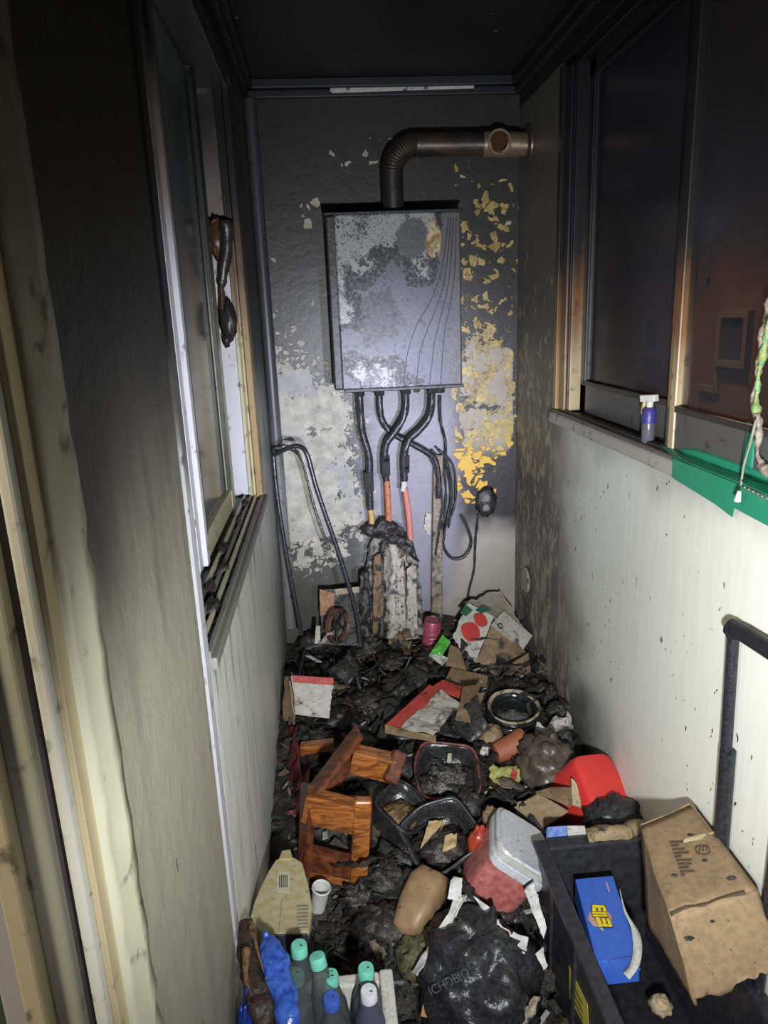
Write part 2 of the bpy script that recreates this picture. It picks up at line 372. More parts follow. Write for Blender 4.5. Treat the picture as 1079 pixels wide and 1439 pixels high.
t.part('upper_wall', bx(XR, XR+.12, YN, YB, 2.18, ZC), BLACK)
t.done()
t = Thing('wall_left', 'olive grey left wall blackened at the top', kind='structure')
t.part('pier', bx(XL-.2, XL, .62, 1.065, 0, ZC), WLO, bevel=.004)
t.part('pale_corner_strip', bx(XL-.075, XL+.002, 1.065, 1.125, 0, ZC), frame_mat('glancing_lit_corner', (.50, .50, .54), (.012, .012, .013), 1.22, 1.50, mid=(.09, .085, .08)), bevel=.012)  # paler tone paints glancing light along the pier's corner
t.part('sill_wall', bx(XL-.2, XL, 1.125, 2.31, 0, .945), WLP)
t.part('far_pier', bx(XL-.2, XL, 2.31, YB, 0, ZC), WLP)
t.part('upper_wall', bx(XL-.2, XL, 1.125, 2.31, 2.17, ZC), BLACK)
t.part('plaster_edge', panel((XL-.002, .566, 0), (XL+.006, .622, 0), (XL+.006, .622, ZC), (XL-.002, .566, ZC), .03, 4, 90, .0035, 60, 3), frame_mat('rough_plaster', (.55, .54, .40), (.02, .02, .02), 1.30, 1.95, mid=(.15, .14, .11)), smooth=2)
t.part('reveal', bx(-.34, XL-.004, .566, .64, 0, ZC), frame_mat('reveal_plaster', (.48, .48, .50), (.02, .02, .025), 1.4, 1.9, mid=(.15, .15, .16)), bevel=.004)
t.done()
# ceiling mouldings
t = Thing('trim_1', 'sooty ceiling moulding along the back wall with one bare white strip', kind='structure')
t.part('moulding', add(bx(XL, XR, YB-.035, YB, ZC-.030, ZC), bx(XL, XR, YB-.018, YB, ZC-.055, ZC-.030)), BLACK, bevel=.004)
t.part('bare_strip', panel(WY(458, 131, YB-.0195), WY(667, 124, YB-.0195), WY(667, 112, YB-.0195), WY(458, 118, YB-.0195), .003, 24, 3, .001, 60, 2, 'lr', .02), gm('bare_white_paint', (.70, .69, .66), .5, soot=.34, sscale=22))
t.done()
solo('trim_2', add(bx(XR-.035, XR, YN, YB, ZC-.030, ZC), bx(XR-.02, XR, YN, YB, ZC-.055, ZC-.03)), BLACK, 'sooty ceiling moulding along the right wall', kind='structure', bevel=.004)
solo('trim_3', add(bx(XL, XL+.035, .6, YB, ZC-.03, ZC), bx(XL, XL+.02, .6, YB, ZC-.055, ZC-.03)), BLACK, 'sooty ceiling moulding along the left wall', kind='structure', bevel=.004)
solo('trim_4', tube([(XL+.022, YB-.022, .3), (XL+.022, YB-.022, 2.22)], .022, 14, 0), frame_mat('corner_bead_paint', (.20, .20, .20), (.06, .06, .07), .8, 1.3, mid=(.11, .11, .12)), 'rounded soot grey bead in the left back corner', kind='structure', smooth=True)
# ---------------------------------------------------------------- right window
FO = frame_mat('scorched_ochre_frame', (.34, .20, .08), (.014, .014, .017), 1.30, 1.66, .35); FD = frame_mat('dark_frame', (.040, .038, .036), (.012, .012, .014), 1.2, 1.5, mid=(.03, .026, .024))
FC = frame_mat('scorched_cream_frame', (.48, .38, .22), (.016, .016, .018), 1.30, 1.66, .35); FG = frame_mat('sooty_grey_rail', (.085, .085, .085), (.02, .02, .022), 1.5, 1.9, mid=(.05, .045, .04))
def sooty_glass(name, lo, hi, z0, z1):
    m = Mat(name); v = m.vec('World'); x, y, z = m.xyz(v); n = m.noise(v, 6, 6, .6); n2 = m.noise(m.vmul(v, (1, 1, .4)), 30, 5)
    f = m.math('MULTIPLY_ADD', m.ss(z + (n - .5) * .25, z0, z1), hi - lo, lo); f = m.mn(f + (n2 - .5) * .12, 1.0)
    m.out(m.mix(n, (.014, .014, .018), (.03, .03, .036)), .22, 0)
    tr = m.n.new('ShaderNodeBsdfTransparent'); mx = m.n.new('ShaderNodeMixShader'); m.put(mx.inputs[0], f)
    m.t.links.new(tr.outputs[0], mx.inputs[1]); m.t.links.new(m.bsdf.outputs[0], mx.inputs[2]); m.t.links.new(mx.outputs[0], m.n['Material Output'].inputs[0]); return m.mat
t = Thing('window_1', 'wide sliding window in the right wall with soot blackened panes', kind='structure')
fr = t.part('frame', add(bx(XR+.01, XR+.12, 2.19, 2.285, 1.193, 2.18), bx(XR+.01, XR+.12, YN, 2.285, 2.15, 2.18)), FD, bevel=.003)
t.part('jamb_strip', bx(XR-.004, XR+.012, 2.262, 2.29, 1.193, 2.17), FO, fr, bevel=.002)
t.part('jamb_strip', bx(XR+.004, XR+.03, 2.205, 2.25, 1.193, 2.16), FO, fr, bevel=.003)
t.part('jamb_strip', bx(XR+.012, XR+.05, 2.175, 2.20, 1.193, 2.155), FC, fr, bevel=.002)
s1 = t.part('far_sash', add(bx(.775, .80, 2.125, 2.175, 1.193, 2.155), bx(.775, .80, 1.56, 2.175, 1.193, 1.285), bx(.775, .80, 1.56, 2.175, 2.11, 2.155)), FG, bevel=.003)
t.part('glazing_bead', add(bx(.768, .776, 1.56, 2.15, 1.278, 1.292), bx(.768, .776, 2.118, 2.132, 1.28, 2.12), bx(.768, .776, 1.56, 2.13, 2.105, 2.118)), FD, s1, bevel=.002)
t.part('stile', bx(.77, .80, 1.545, 1.575, 1.193, 2.155), FO, s1, bevel=.003)
t.part('pane', bx(.784, .788, 1.56, 2.13, 1.28, 2.12), sooty_glass('sooty_glass_far', .70, .995, 1.36, 1.72), s1)
s2 = t.part('near_sash', add(bx(.742, .766, .1, 1.53, 1.193, 1.285), bx(.742, .766, .1, 1.53, 2.11, 2.155), bx(.742, .766, .1, .15, 1.193, 2.155)), FG, bevel=.003)
t.part('stile', add(bx(.738, .768, 1.487, 1.512, 1.193, 2.155)), FC, s2, bevel=.003)
t.part('stile', add(bx(.744, .768, 1.515, 1.535, 1.193, 2.155)), FO, s2, bevel=.003)
t.part('glazing_bead', add(bx(.737, .744, .1, 1.487, 1.278, 1.292), bx(.737, .744, .1, 1.487, 2.105, 2.118)), FD, s2, bevel=.002)
t.part('pane', bx(.752, .756, .12, 1.49, 1.28, 2.12), sooty_glass('sooty_glass_near', .38, .985, 1.42, 1.74), s2)
sl = t.part('sill', bx(XR-.010, XR+.12, YN, 2.285, 1.178, 1.192), frame_mat('sooty_sill', (.13, .125, .115), (.1, .1, .1), 2, 3), bevel=.004)
t.part('sill_nosing', bx(XR-.017, XR+.02, YN, 2.29, 1.148, 1.186), frame_mat('pale_nosing', (.40, .39, .35), (.1, .1, .1), 2, 3), sl, bevel=.009)
t.part('sill_rail', add(bx(XR+.004, XR+.008, .1, 2.2, 1.192, 1.198), bx(XR+.060, XR+.066, .1, 2.2, 1.192, 1.200)), FD, sl)
t.done()
# ---------------------------------------------------------------- left window
LW = frame_mat('white_aluminium', (.70, .70, .80), (.05, .05, .055), 1.55, 2.1, .3, mid=(.22, .19, .17)); LC = frame_mat('cream_profile', (.56, .55, .36), (.02, .02, .02), 1.42, 1.85, .35, mid=(.16, .10, .05)); LB = frame_mat('scorched_brown_profile', (.34, .22, .08), (.012, .012, .014), 1.40, 1.85, .4, mid=(.10, .05, .025))
LG = frame_mat('grey_track', (.20, .20, .17), (.1, .1, .1), 2, 3, .5)
t = Thing('window_2', 'left window with pale sliding sash and a burnt sill track', kind='structure')
fr = t.part('frame', add(bx(-.42, -.262, 2.275, 2.315, .965, 2.17), bx(-.42, -.225, 1.125, 2.315, 2.13, 2.17)), LW, bevel=.003)
t.part('jamb_strip', bx(-.262, -.240, 2.255, 2.32, .962, 2.14), LC, fr, bevel=.002)
t.part('jamb_strip', bx(-.238, -.2185, 2.245, 2.32, .962, 2.14), LB, fr, bevel=.002)
t.part('jamb_strip', bx(-.250, -.246, 2.245, 2.26, .962, 2.14), LB, fr)
s1 = t.part('inner_sash', bx(-.318, -.292, 1.60, 2.14, .972, 1.030), LC, bevel=.003)
t.part('stile', bx(-.318, -.290, 2.075, 2.14, .972, 2.13), LC, s1, bevel=.004)
t.part('stile', bx(-.318, -.288, 1.575, 1.605, .968, 2.13), LW, s1, bevel=.003)
t.part('stile', bx(-.326, -.296, 1.52, 1.562, .968, 2.13), LW, s1, bevel=.003)
t.part('gasket', add(bx(-.300, -.289, 2.062, 2.075, 1.03, 2.10), bx(-.300, -.290, 1.606, 1.625, 1.03, 2.10)), gm('dark_rubber', (.03, .035, .035), .4, soot=.2), s1)
def pane_left():
    m = Mat('smoky_grey_glass'); v = m.vec('World'); n = m.noise(v, 5, 5)
    return m.out(m.mix(n, (.05, .06, .065), (.12, .135, .14)), .12, 0, Specular_IOR_Level=.8)
t.part('pane', bx(-.309, -.304, 1.60, 2.08, 1.02, 2.12), pane_left(), s1)
s2 = t.part('outer_sash', add(bx(-.365, -.340, 1.13, 1.75, .972, 1.03), bx(-.365, -.340, 1.71, 1.76, .972, 2.13), bx(-.365, -.34, 2.24, 2.275, .972, 2.13)), LC, bevel=.003)
t.part('pane', bx(-.355, -.350, 1.13, 2.25, 1.02, 2.12), pane_left(), s2)
sl = t.part('sill', bx(-.42, XL+.012, 1.125, 2.31, .935, .958), LG, bevel=.004)
for xx, mt in ((-.222, LG), (-.240, LC), (-.256, LG), (-.276, LC), (-.325, LG)):
    t.part('track_rail', bx(xx-.004, xx+.004, 1.126, 2.25, .955, .970), mt, sl, bevel=.001)
t.done()
CHAR = gm('charred_crust', (.018, .017, .016), .42, soot=.5, sscale=30, bump=.8, col2=(.05, .045, .04))
for i, (yy, xx, r) in enumerate(((1.22, -.262, .03), (1.33, -.242, .022), (1.42, -.268, .03), (1.56, -.25, .018), (1.70, -.272, .022), (1.95, -.262, .014), (2.15, -.265, .02))):
    solo('charred_lump', blob((xx, yy, .966), (r*.55, r*1.3, r*.7), .5, 9, i, flat=.956), CHAR, ('charred lump in the left sill track, %s from the camera' % ('nearest', 'second', 'third', 'fourth', 'fifth', 'sixth', 'farthest')[i]), 'debris', 'charred lumps in the left sill track', smooth=2)
_r = random.Random(5); _g = []
for i in range(150):
    x = _r.uniform(-.285, -.225); y = _r.uniform(1.13, 2.2); q = .003 + .012*_r.random()**2; a_ = Vector((_r.gauss(0, 1), _r.gauss(0, 1), _r.gauss(0, .3))).normalized(); b_ = a_.cross(Vector((0, _r.gauss(0, .3), 1))).normalized()
    _g.append(obox(Vector((x, y, .958)), a_*q, b_*q*.6, Vector((0, 0, q*.6))))
solo('track_debris', add(*_g), CHAR, 'fine charred crumbs filling the left sill track', 'debris', kind='stuff')
# ---------------------------------------------------------------- doorway on the near left
t = Thing('door_1', 'cream framed sliding door in the near left foreground', kind='structure')
DW = frame_mat('door_white_profile', (.66, .66, .60), (.02, .02, .02), 1.4, 1.85, .3, mid=(.25, .20, .13)); DY = frame_mat('door_yellow_wood', (.60, .50, .30), (.02, .012, .01), 1.45, 1.8, .4)
DG = frame_mat('door_grey_profile', (.40, .40, .33), (.015, .013, .012), 1.35, 1.7, .4); DK = gm('door_gap_dark', (.10, .09, .095), .5, soot=.1)
fr = t.part('frame', bx(-.243, -.2315, .535, .60, 0, 2.2), DW, bevel=.003)
t.part('wood_strip', bx(-.2315, -.2255, .545, .60, 0, 2.2), DY, fr, bevel=.001)
t.part('gap_strip', bx(-.256, -.243, .552, .60, 0, 2.2), DK, fr)
t.part('sash_edge', bx(-.2795, -.256, .54, .60, 0, 2.2), DG, bevel=.003)
t.part('stile', bx(-.298, -.2795, .525, .60, 0, 2.2), frame_mat('door_cream_stile', (.62, .56, .40), (.02, .012, .01), 1.4, 1.75, .4), bevel=.003)
t.part('bead', bx(-.305, -.298, .55, .60, 0, 2.2), DG)
def pane_door():
    m = Mat('dark_green_glass'); v = m.vec('World'); n = m.noise(v, 9, 5); n2 = m.noise(v, 26, 4)
    return m.out(m.mix(m.ss(n, .4, .65), (.05, .055, .04), m.mix(n2, (.10, .12, .09), (.10, .20, .13))), .15, 0)
t.part('pane', bx(-.55, -.305, .575, .582, 0, 2.2), pane_door())
t.done()
# ---------------------------------------------------------------- the building across the street
t = Thing('apartment_building', 'dim brown apartment building seen through the sooty right window', 'building')
def facade():
    m = Mat('brown_tiles'); v = m.vec('World'); n = m.noise(v, 2, 4); b = m.n.new('ShaderNodeTexBrick'); m.put(b.inputs['Vector'], m.comb(m.xyz(v)[1], m.xyz(v)[2], 0.0)); b.inputs['Scale'].default_value = 6.0
    b.inputs['Color1'].default_value = (.20, .085, .05, 1); b.inputs['Color2'].default_value = (.15, .06, .035, 1); b.inputs['Mortar'].default_value = (.24, .15, .10, 1); b.inputs['Mortar Size'].default_value = .008
    return m.out(m.mix(.35, X(m, b.outputs[0]), m.mix(n, (.10, .045, .03), (.28, .16, .10))), .7)
FX = 3.0; bw = t.part('wall', bx(FX, FX+.3, -2, 10, -3, 6), facade()); CFR = gm('cream_window_frame', (.24, .18, .115), .5, soot=.1); DKG = gm('far_dark_glass', (.05, .055, .05), .2, soot=.0, specks=False)
wa, wc = WX(1022, 446, FX), WX(1049, 508, FX); wy, wz = (wa[1]+wc[1])/2, (wa[2]+wc[2])/2; hw, hh = abs(wa[1]-wc[1])/2, abs(wa[2]-wc[2])/2; f_ = .05
for k in (-1, 0, 1, 2):
    for q in (-1, 0, 1):
        yc, zc = wy + k*1.35, wz + q*1.5
        w = t.part('window', add(bx(FX-.05, FX, yc-hw-f_, yc-hw, zc-hh, zc+hh), bx(FX-.05, FX, yc+hw, yc+hw+f_, zc-hh, zc+hh), bx(FX-.05, FX, yc-hw-f_, yc+hw+f_, zc-hh-f_, zc-hh), bx(FX-.05, FX, yc-hw-f_, yc+hw+f_, zc+hh, zc+hh+f_)), CFR)
        t.part('pane', bx(FX-.02, FX, yc-hw, yc+hw, zc-hh, zc+hh), DKG, w)
        t.part('band', bx(FX-.03, FX, yc+hw+f_, yc+hw+f_+.30, zc-hh-.26, zc-hh-.21), CFR, bw); t.part('band', bx(FX-.03, FX, yc+hw+.28, yc+hw+.33, zc-hh-.9, zc-hh-.26), CFR, bw); t.part('band', bx(FX-.03, FX, yc+hw+.02, yc+hw+.07, zc-hh-.26, zc-hh-f_), CFR, bw)
t.done()
# ================================================================== things on the walls
# ---------------------------------------------------------------- boiler
def boiler_mat():
    m = Mat('burnt_boiler_enamel'); v = m.vec('World'); x, y, z = m.xyz(v); n = m.noise(v, 8, 6, .6); nb = m.noise(v, 30, 6, .72); n2 = m.noise(v, 85, 4, .7); nw = m.noise(v, 5, 3); nv = m.noise(m.vadd(v, (3.1, 1.7, 5.2)), 6, 3)
    x0_, z0_ = x, z; x = x + (nw - .5) * .22; z = z + (nv - .5) * .26
    c = m.mix(m.ss(n2, .35, .65), m.mix(n, (.050, .050, .070), (.085, .085, .115)), m.mix(n, (.085, .085, .115), (.15, .15, .19)))
    # pale crackled enamel: top band, left edge; the lower-middle patch paints the torch's glint
    e = m.ss(z, 1.62, 1.72) * m.ss(x, .44, .36); e = m.mx(e, m.ss(x, .18, .09) * m.ss(z, 1.44, 1.52)); e = m.mx(e, m.ss(z, 1.385, 1.30) * m.ss(x, .34, .24) * m.ss(x, .07, .12)); e = m.mx(e, m.ss(z, 1.56, 1.66) * m.ss(x, .24, .32) * m.ss(x, .42, .36))
    e = e + (n - .5) * 1.2
    w = m.ss(e * .9 + (nb - .5) * 2.0 + (n2 - .5) * 2.0, .62, .74)
    c = m.mix(w * .9, c, m.mix(nb, (.20, .20, .215), (.42, .41, .40)))
    # black crackle at the borders of the pale enamel
    k = m.ss(e, .05, .45) * m.ss(e, 1.25, .70); c = m.mix(m.ss(k * .9 + (n2 - .5) * 2.4, .66, .74), c, (.018, .018, .022))
    d = m.ss(x, .26, .16) * m.ss(z, 1.36, 1.42) * m.ss(z, 1.68, 1.58) * m.ss(x, .10, .15); c = m.mix(m.ss(d + (nb - .5) * 1.6, .4, .7) * .8, c, (.035, .035, .045))
    c = m.mix(m.ss(n2 + (nb - .5) * .8, .56, .64) * .55, c, (.02, .02, .026))
    c = m.mix(m.ss(x, .425, .440) * .85, c, m.mix(nb, (.075, .07, .072), (.13, .12, .12)))
    x, z = x0_, z0_
    blot = m.ss(m.math('POWER', (x - .315) * 17, 2.0) + m.math('POWER', (z - 1.745) * 15, 2.0) + (nb - .5) * 1.4, 1.0, .8); c = m.mix(blot, c, (.085, .085, .09))
    tan = m.ss(m.math('POWER', (x - .385) * 38, 2.0) + m.math('POWER', (z - 1.735) * 15, 2.0) + (nb - .5) * 4, 1.0, .85); c = m.mix(tan, c, m.mix(m.ss(nb, .4, .6), (.24, .14, .05), (.52, .44, .27)))
    return m.out(c, m.math('MULTIPLY_ADD', n2, .35, .30), .1, n2 + w * .6, .35, .002, Coat_Weight=.10, Coat_Roughness=.28)
BD = gm('boiler_scorched_steel', (.022, .022, .026), .45, .3, soot=.35, sscale=20, col2=(.05, .05, .055)); BM = boiler_mat()
x0, x1, z0, z1, yf = .060, .473, 1.262, 1.822, 2.52
t = Thing('gas_boiler', 'scorched grey wall mounted gas boiler with peeling white enamel', 'boiler')
t.part('casing', bx(x0-.030, x1+.006, yf+.016, YB-.002, z0-.004, z1+.002), BD, bevel=.006)  # widened to the left: dark strip for the boiler's side and its shadow
fp = t.part('front_panel', bx(x0-.002, x1+.002, yf, yf+.012, z0-.003, z1+.003), BM, bevel=.005)
for pts in (((630, 305), (626, 345), (618, 388), (604, 425), (584, 460), (572, 500), (567, 542)), ((633, 305), (630, 350), (624, 395), (614, 430), (601, 462), (590, 496), (585, 542)), ((637, 305), (634, 360), (628, 410), (618, 450), (610, 485), (603, 542)), ((641, 305), (639, 380), (632, 430), (624, 470), (619, 542))):
    t.part('groove', tube([WY(a, b, yf+.0003) for a, b in pts], .0016, 6, 4), BD, fp)
t.part('top_lip', add(bx(x0-.034, x1+.008, yf-.004, YB-.002, z1+.002, z1+.010)), BD, bevel=.002)
t.part('bottom_lip', add(bx(x0+.004, x1+.008, yf-.003, yf+.02, z0-.012, z0-.001), bx(x0+.03, x1-.03, yf+.03, YB-.02, z0-.015, z0)), BD, bevel=.002)
for px in (505, 533, 570, 607, 618):
    p = WY(px, 552, 2.665); n = t.part('connector', lathe([(.017, -.03), (.019, -.026), (.019, -.004), (.014, 0), (.014, .02)], (p[0], 2.665, z0-.012), (0, 0, 1), 8), BD, smooth=True)
t.part('drain_cap', lathe([(.010, -.02), (.012, -.016), (.012, .01)], (.33, 2.64, z0-.014), (0, 0, 1), 8), gm('brass_dull', (.30, .22, .10), .35, .8, soot=.2))
t.done()
# ---------------------------------------------------------------- flue
def steel(name, base, brown):
    m = Mat(name); v = m.vec('World'); n = m.noise(v, 8, 6); n2 = m.noise(v, 50, 3); x, y, z = m.xyz(v)
    c = m.mix(m.ss(n + m.ss(x, .35, .6) * .25, .5, .7), base, brown); c = m.mix(m.ss(n2, .6, .75) * .6, c, (.02, .02, .02)); return m.out(c, m.math('MULTIPLY_ADD', n2, .3, .22), .75, n2, .2, .002)
FS = steel('sooty_flue_steel', (.085, .08, .08), (.16, .12, .09)); FT = steel('bare_flue_steel', (.50, .48, .46), (.42, .32, .24))
fx, fy, fz, R = .264, 2.625, 2.045, .037
t = Thing('flue_pipe', 'sooty steel boiler flue with ribbed elbow running into the right wall', 'pipe')
t.part('riser', add(tube([(fx, fy, 1.829), (fx, fy, 1.965)], R, 24, 0), tube([(fx, fy, 1.826), (fx, fy, 1.838)], R+.006, 24, 0)), FS, smooth=True)
el = [(fx + .085 - .085*math.cos(a), fy, 1.962 + .085*math.sin(a)) for a in [math.pi/2*i/26 for i in range(27)]]
t.part('ribbed_elbow', tube(el, R-.001, 24, 0, rib=.07), FS, smooth=True)
t.part('horizontal_run', tube([(fx+.083, fy, 2.047), (.58, fy, 2.045)], R, 24, 0), FS, smooth=True)
for q in (.362, .44, .572): t.part('seam_band', tube([(q, fy, 2.046), (q+.008, fy, 2.046)], R+.002, 24, 0), FS, smooth=True)
te = t.part('tee_piece', tube([(.572, fy, 2.045), (.69, fy, 2.042)], R+.003, 28, 0), FT, smooth=True)
px = WY(697, 206, fy-R)
t.part('open_branch', lathe([(.037, -.012), (.040, .004), (.040, .010), (.034, .010), (.032, -.004), (.030, -.006)], (.620, fy-R+.002, 2.042), (0, -1, 0), 28), FT, te, smooth=True)
t.part('branch_inside', lathe([(.030, 0), (.030, .0015)], (.620, fy-R-.0045, 2.042), (0, -1, 0), 28), gm('scorched_copper_inside', (.16, .075, .03), .3, .6, soot=.5, sscale=30), te)
t.part('wall_sleeve', tube([(.685, fy, 2.041), (.729, fy, 2.040)], R+.001, 28, 0), FT, smooth=True)
t.part('wall_flange', lathe([(.062, 0), (.060, .006), (.050, .010), (.042, .012)], (XR-.001, fy, 2.040), (-1, 0, 0), 28), FS, smooth=True)
t.done()
# ---------------------------------------------------------------- hoses below the boiler
HB = gm('charred_hose', (.022, .022, .025), .35, .2, soot=.3, sscale=30, col2=(.06, .06, .07)); HC = gm('coupling_steel', (.10, .10, .11), .35, .6, soot=.4, sscale=40)
YW = gm('exposed_yellow_pipe', (.62, .42, .14), .5, soot=.30, sscale=40); OR = gm('exposed_orange_pipe', (.58, .20, .09), .5, soot=.28, sscale=40); PK = gm('exposed_pink_pipe', (.66, .24, .20), .5, soot=.12, sscale=40)
WR_ = gm('white_wrap', (.66, .65, .62), .5, soot=.3, sscale=40)
def hose(label, pts, r, Y=2.665, coup=None, tip=None):
    h = Thing('boiler_hose', label, 'hose', 'hoses hanging below the boiler')
    P = [WY(a, b, Y + (q[0] if q else 0)) for a, b, *q in pts]; h.part('tube', tube(P, r, 10, 5, .002, len(label)), HB, smooth=True)
    if coup:
        for (a, b, c, d) in coup: h.part('coupling', tube([WY(a, b, Y), WY(c, d, Y)], r*1.3, 8, 0), HC, smooth=True)
    if tip:
        for (a, b, c, d, mt) in tip: h.part('exposed_end', tube([WY(a, b, Y), WY((a+c)/2+1, (b+d)/2, Y), WY(c, d, Y)], r*.85, 10, 3, .0015, 5), mt, smooth=True)
    h.done()
hose('leftmost black hose under the boiler with a yellow scorched end', [(505, 553), (506, 580), (511, 615), (519, 645), (519, 690), (520, 716)], .0135, coup=[(518, 664, 519, 690)], tip=[(520, 712, 522, 742, YW)])
hose('black hose crossing behind the two middle hoses towards the cable bundle', [(533, 553), (535, 585), (548, 606), (575, 622), (603, 638), (614, 655), (616, 700)], .0125, Y=2.70)
hose('black hose curving left into the orange exposed pipe', [(570, 553), (569, 580), (557, 604), (543, 624), (540, 650), (543, 676)], .0135, Y=2.655, coup=[(541, 640, 542, 668)], tip=[(543, 670, 546, 750, OR)])
hose('black hose curving left into the straight pink exposed pipe', [(607, 553), (604, 583), (590, 604), (573, 620), (568, 645), (568, 676)], .0135, Y=2.655, coup=[(569, 640, 569, 664)], tip=[(568, 672, 566, 690, WR_), (569, 686, 577, 760, PK)])
solo('power_cable', tube([WY(a, b, 2.72) for a, b in ((618, 556), (619, 590), (626, 625), (622, 660), (614, 700), (617, 740), (613, 790), (612, 860))], .006, 8, 5, .003, 3), HB, 'thin charred cable hanging from the right end of the boiler', 'cable', smooth=True)
solo('power_cable', tube([WY(a, b, 2.72) for a, b in ((622, 640), (634, 690), (628, 730), (622, 762), (634, 784), (652, 782), (662, 764), (657, 742), (648, 724))], .006, 8, 5, .001, 3), HB, 'charred cable looping up to the burnt wall outlet', 'cable', smooth=True)
solo('power_cable', tube([WY(a, b, 2.735) for a, b in ((672, 722), (668, 760), (666, 800), (660, 825), (655, 850))], .005, 8, 5, .003, 9), HB, 'charred cable hanging straight down from the burnt wall outlet', 'cable', smooth=True)
t = Thing('cable_bundle', 'drooping bundle of charred cables right of the pink exposed pipe', 'cables')
for k, pts in enumerate((((606, 632), (620, 650), (627, 690), (622, 735), (616, 770)), ((612, 628), (630, 652), (634, 692), (628, 730), (622, 764)), ((616, 632), (637, 655), (640, 700), (633, 728), (630, 742)), ((604, 640), (615, 668), (621, 705), (617, 745), (612, 780)))):
    t.part('strand', tube([WY(a, b, 2.715 - .008*k) for a, b in pts], .0045, 8, 5, .003, k), HB, smooth=2)
t.done()
solo('pipe_duct', panel(WY(606, 870, 2.70), WY(622, 870, 2.70), WY(622, 640, 2.70), WY(610, 640, 2.70), .02, 5, 40, .010, 30, 4), gm('scorched_brown_duct', (.20, .15, .10), .6, soot=.5, sscale=22, col2=(.36, .30, .22)), 'scorched brown pipe cover running down the back wall', 'duct', smooth=2)
t = Thing('wall_outlet', 'burnt and melted double outlet on the back wall', 'outlet')
a = WY(683, 705, 2.74); t.part('plate', blob((a[0], 2.742, a[2]), (.042, .018, .058), .25, 10, 3, 24, 16), CHAR, smooth=2)
for dz in (-.02, .02): t.part('socket', lathe([(.014, 0), (.014, .004), (.010, .004), (.009, .001)], (a[0]-.004, 2.722, a[2]+dz), (0, -1, 0), 14), gm('ashy_plastic', (.22, .22, .21), .6, soot=.4, sscale=60))
t.done()
t = Thing('vent_cap', 'flaked round vent cap low on the right wall near the corner', 'vent')
a = WX(741, 815, XR); t.part('disc', lathe([(.050, 0), (.050, .006), (.044, .012), (.02, .012)], (XR, a[1], a[2]), (-1, 0, 0), 24), gm('flaked_vent_paint', (.34, .33, .27), .5, soot=.4, sscale=30), smooth=True)
t.part('rim', lathe([(.054, 0), (.054, .004), (.050, .004), (.049, 0)], (XR, a[1], a[2]), (-1, 0, 0), 24, cap=False), BD, smooth=True); t.done()
# ---------------------------------------------------------------- bent tube rail in the left back corner
t = Thing('clothes_rack', 'bent black tube frame leaning in the left back corner', 'rack')
RB = gm('sooty_rack_tube', (.04, .042, .05), .28, .6, soot=.2, sscale=30, col2=(.09, .09, .10))
A = [WY(384, 640, 2.56), WY(404, 630, 2.53), WY(420, 627, 2.52), WY(432, 640, 2.51), WY(446, 690, 2.50), WY(480, 790, 2.48), WY(500, 860, 2.46), WY(506, 905, 2.44)]
t.part('right_leg', tube([A[0], A[1], A[2], A[3]] + A[4:], .0085, 12, 5), RB, smooth=True)
t.part('left_leg', tube([WY(384, 639, 2.56), WY(390, 700, 2.55), WY(406, 800, 2.53), WY(424, 892, 2.5)], .008, 12, 5), RB, smooth=True)
t.part('cross_wire', tube([WY(386, 633, 2.58), WY(420, 640, 2.62), WY(444, 720, 2.60), WY(462, 770, 2.58)], .004, 8, 5), RB, smooth=True)
t.done()
# ---------------------------------------------------------------- melted latch on the left window
t = Thing('window_latch', 'melted brown window latch dripping down the left window', 'latch')
ML = gm('melted_brown_plastic', (.10, .045, .03), .3, soot=.35, sscale=40, col2=(.05, .03, .03)); ME = gm('melted_black_plastic', (.02, .02, .022), .3, soot=.3, sscale=40, col2=(.04, .035, .035))
YL = 2.215
t.part('latch_ring', add(tube([WY(a, b, YL) for a, b in ((296, 400), (293, 345), (296, 318), (305, 308), (314, 318), (316, 345))], .0045, 8, 5, .002)), ML, smooth=2)
t.part('latch_body', blob(WY(304, 335, YL+.01), (.022, .02, .055), .35, 8, 2), ML, smooth=2)
t.part('drip', tube([WY(318, 310, YL), WY(318, 350, YL), WY(312, 395, YL), WY(310, 404, YL)], lambda u: .020 - .010*u, 10, 5, .006, 4), ME, smooth=2)
t.part('drip', tube([WY(311, 402, YL), WY(312, 425, YL), WY(315, 440, YL)], lambda u: .008 + .004*u, 8, 4, .004, 6), ML, smooth=2)
t.part('melted_lump', blob(WY(321, 452, YL), (.026, .02, .055), .35, 9, 7), ME, smooth=2)
t.part('melted_lump', blob(WY(318, 478, YL), (.012, .012, .022), .35, 9, 9), ME, smooth=2)
t.done()
# ---------------------------------------------------------------- on the right sill
TP = Mat('green_tape'); _v = TP.vec('World'); TAPE = TP.out(TP.mix(TP.noise(_v, 9, 4), (.012, .20, .115), (.025, .29, .17)), .38, 0, TP.noise(_v, 22, 4), .25, .004)
t = Thing('green_tape', 'green cloth tape stuck over the near end of the right window sill', 'tape')
xe = XR - .0185
tp = t.part('sill_strip', panel((xe, 1.42, 1.1935), (xe, .15, 1.1935), (XR+.012, .15, 1.1995), (XR+.012, 1.56, 1.1995), .001, 30, 6, .003, 20, 1), TAPE, smooth=2)
ed = [WX(a, b, xe-.001) for a, b in ((944, 671), (975, 690), (1004, 708), (1012, 714), (1029, 727), (1032, 714), (1060, 729), (1079, 739), (1150, 790), (1300, 890))]
V = []; Q = []
for i, p in enumerate(ed):
    yt = lerp(1.47, p[1], 1) if i else p[1]+.0
    V += [Vector((xe-.0015, yt, 1.192)), Vector((xe-.0015, p[1], p[2])), Vector((xe-.0005, yt, 1.192)), Vector((xe-.0005, p[1], p[2]))]
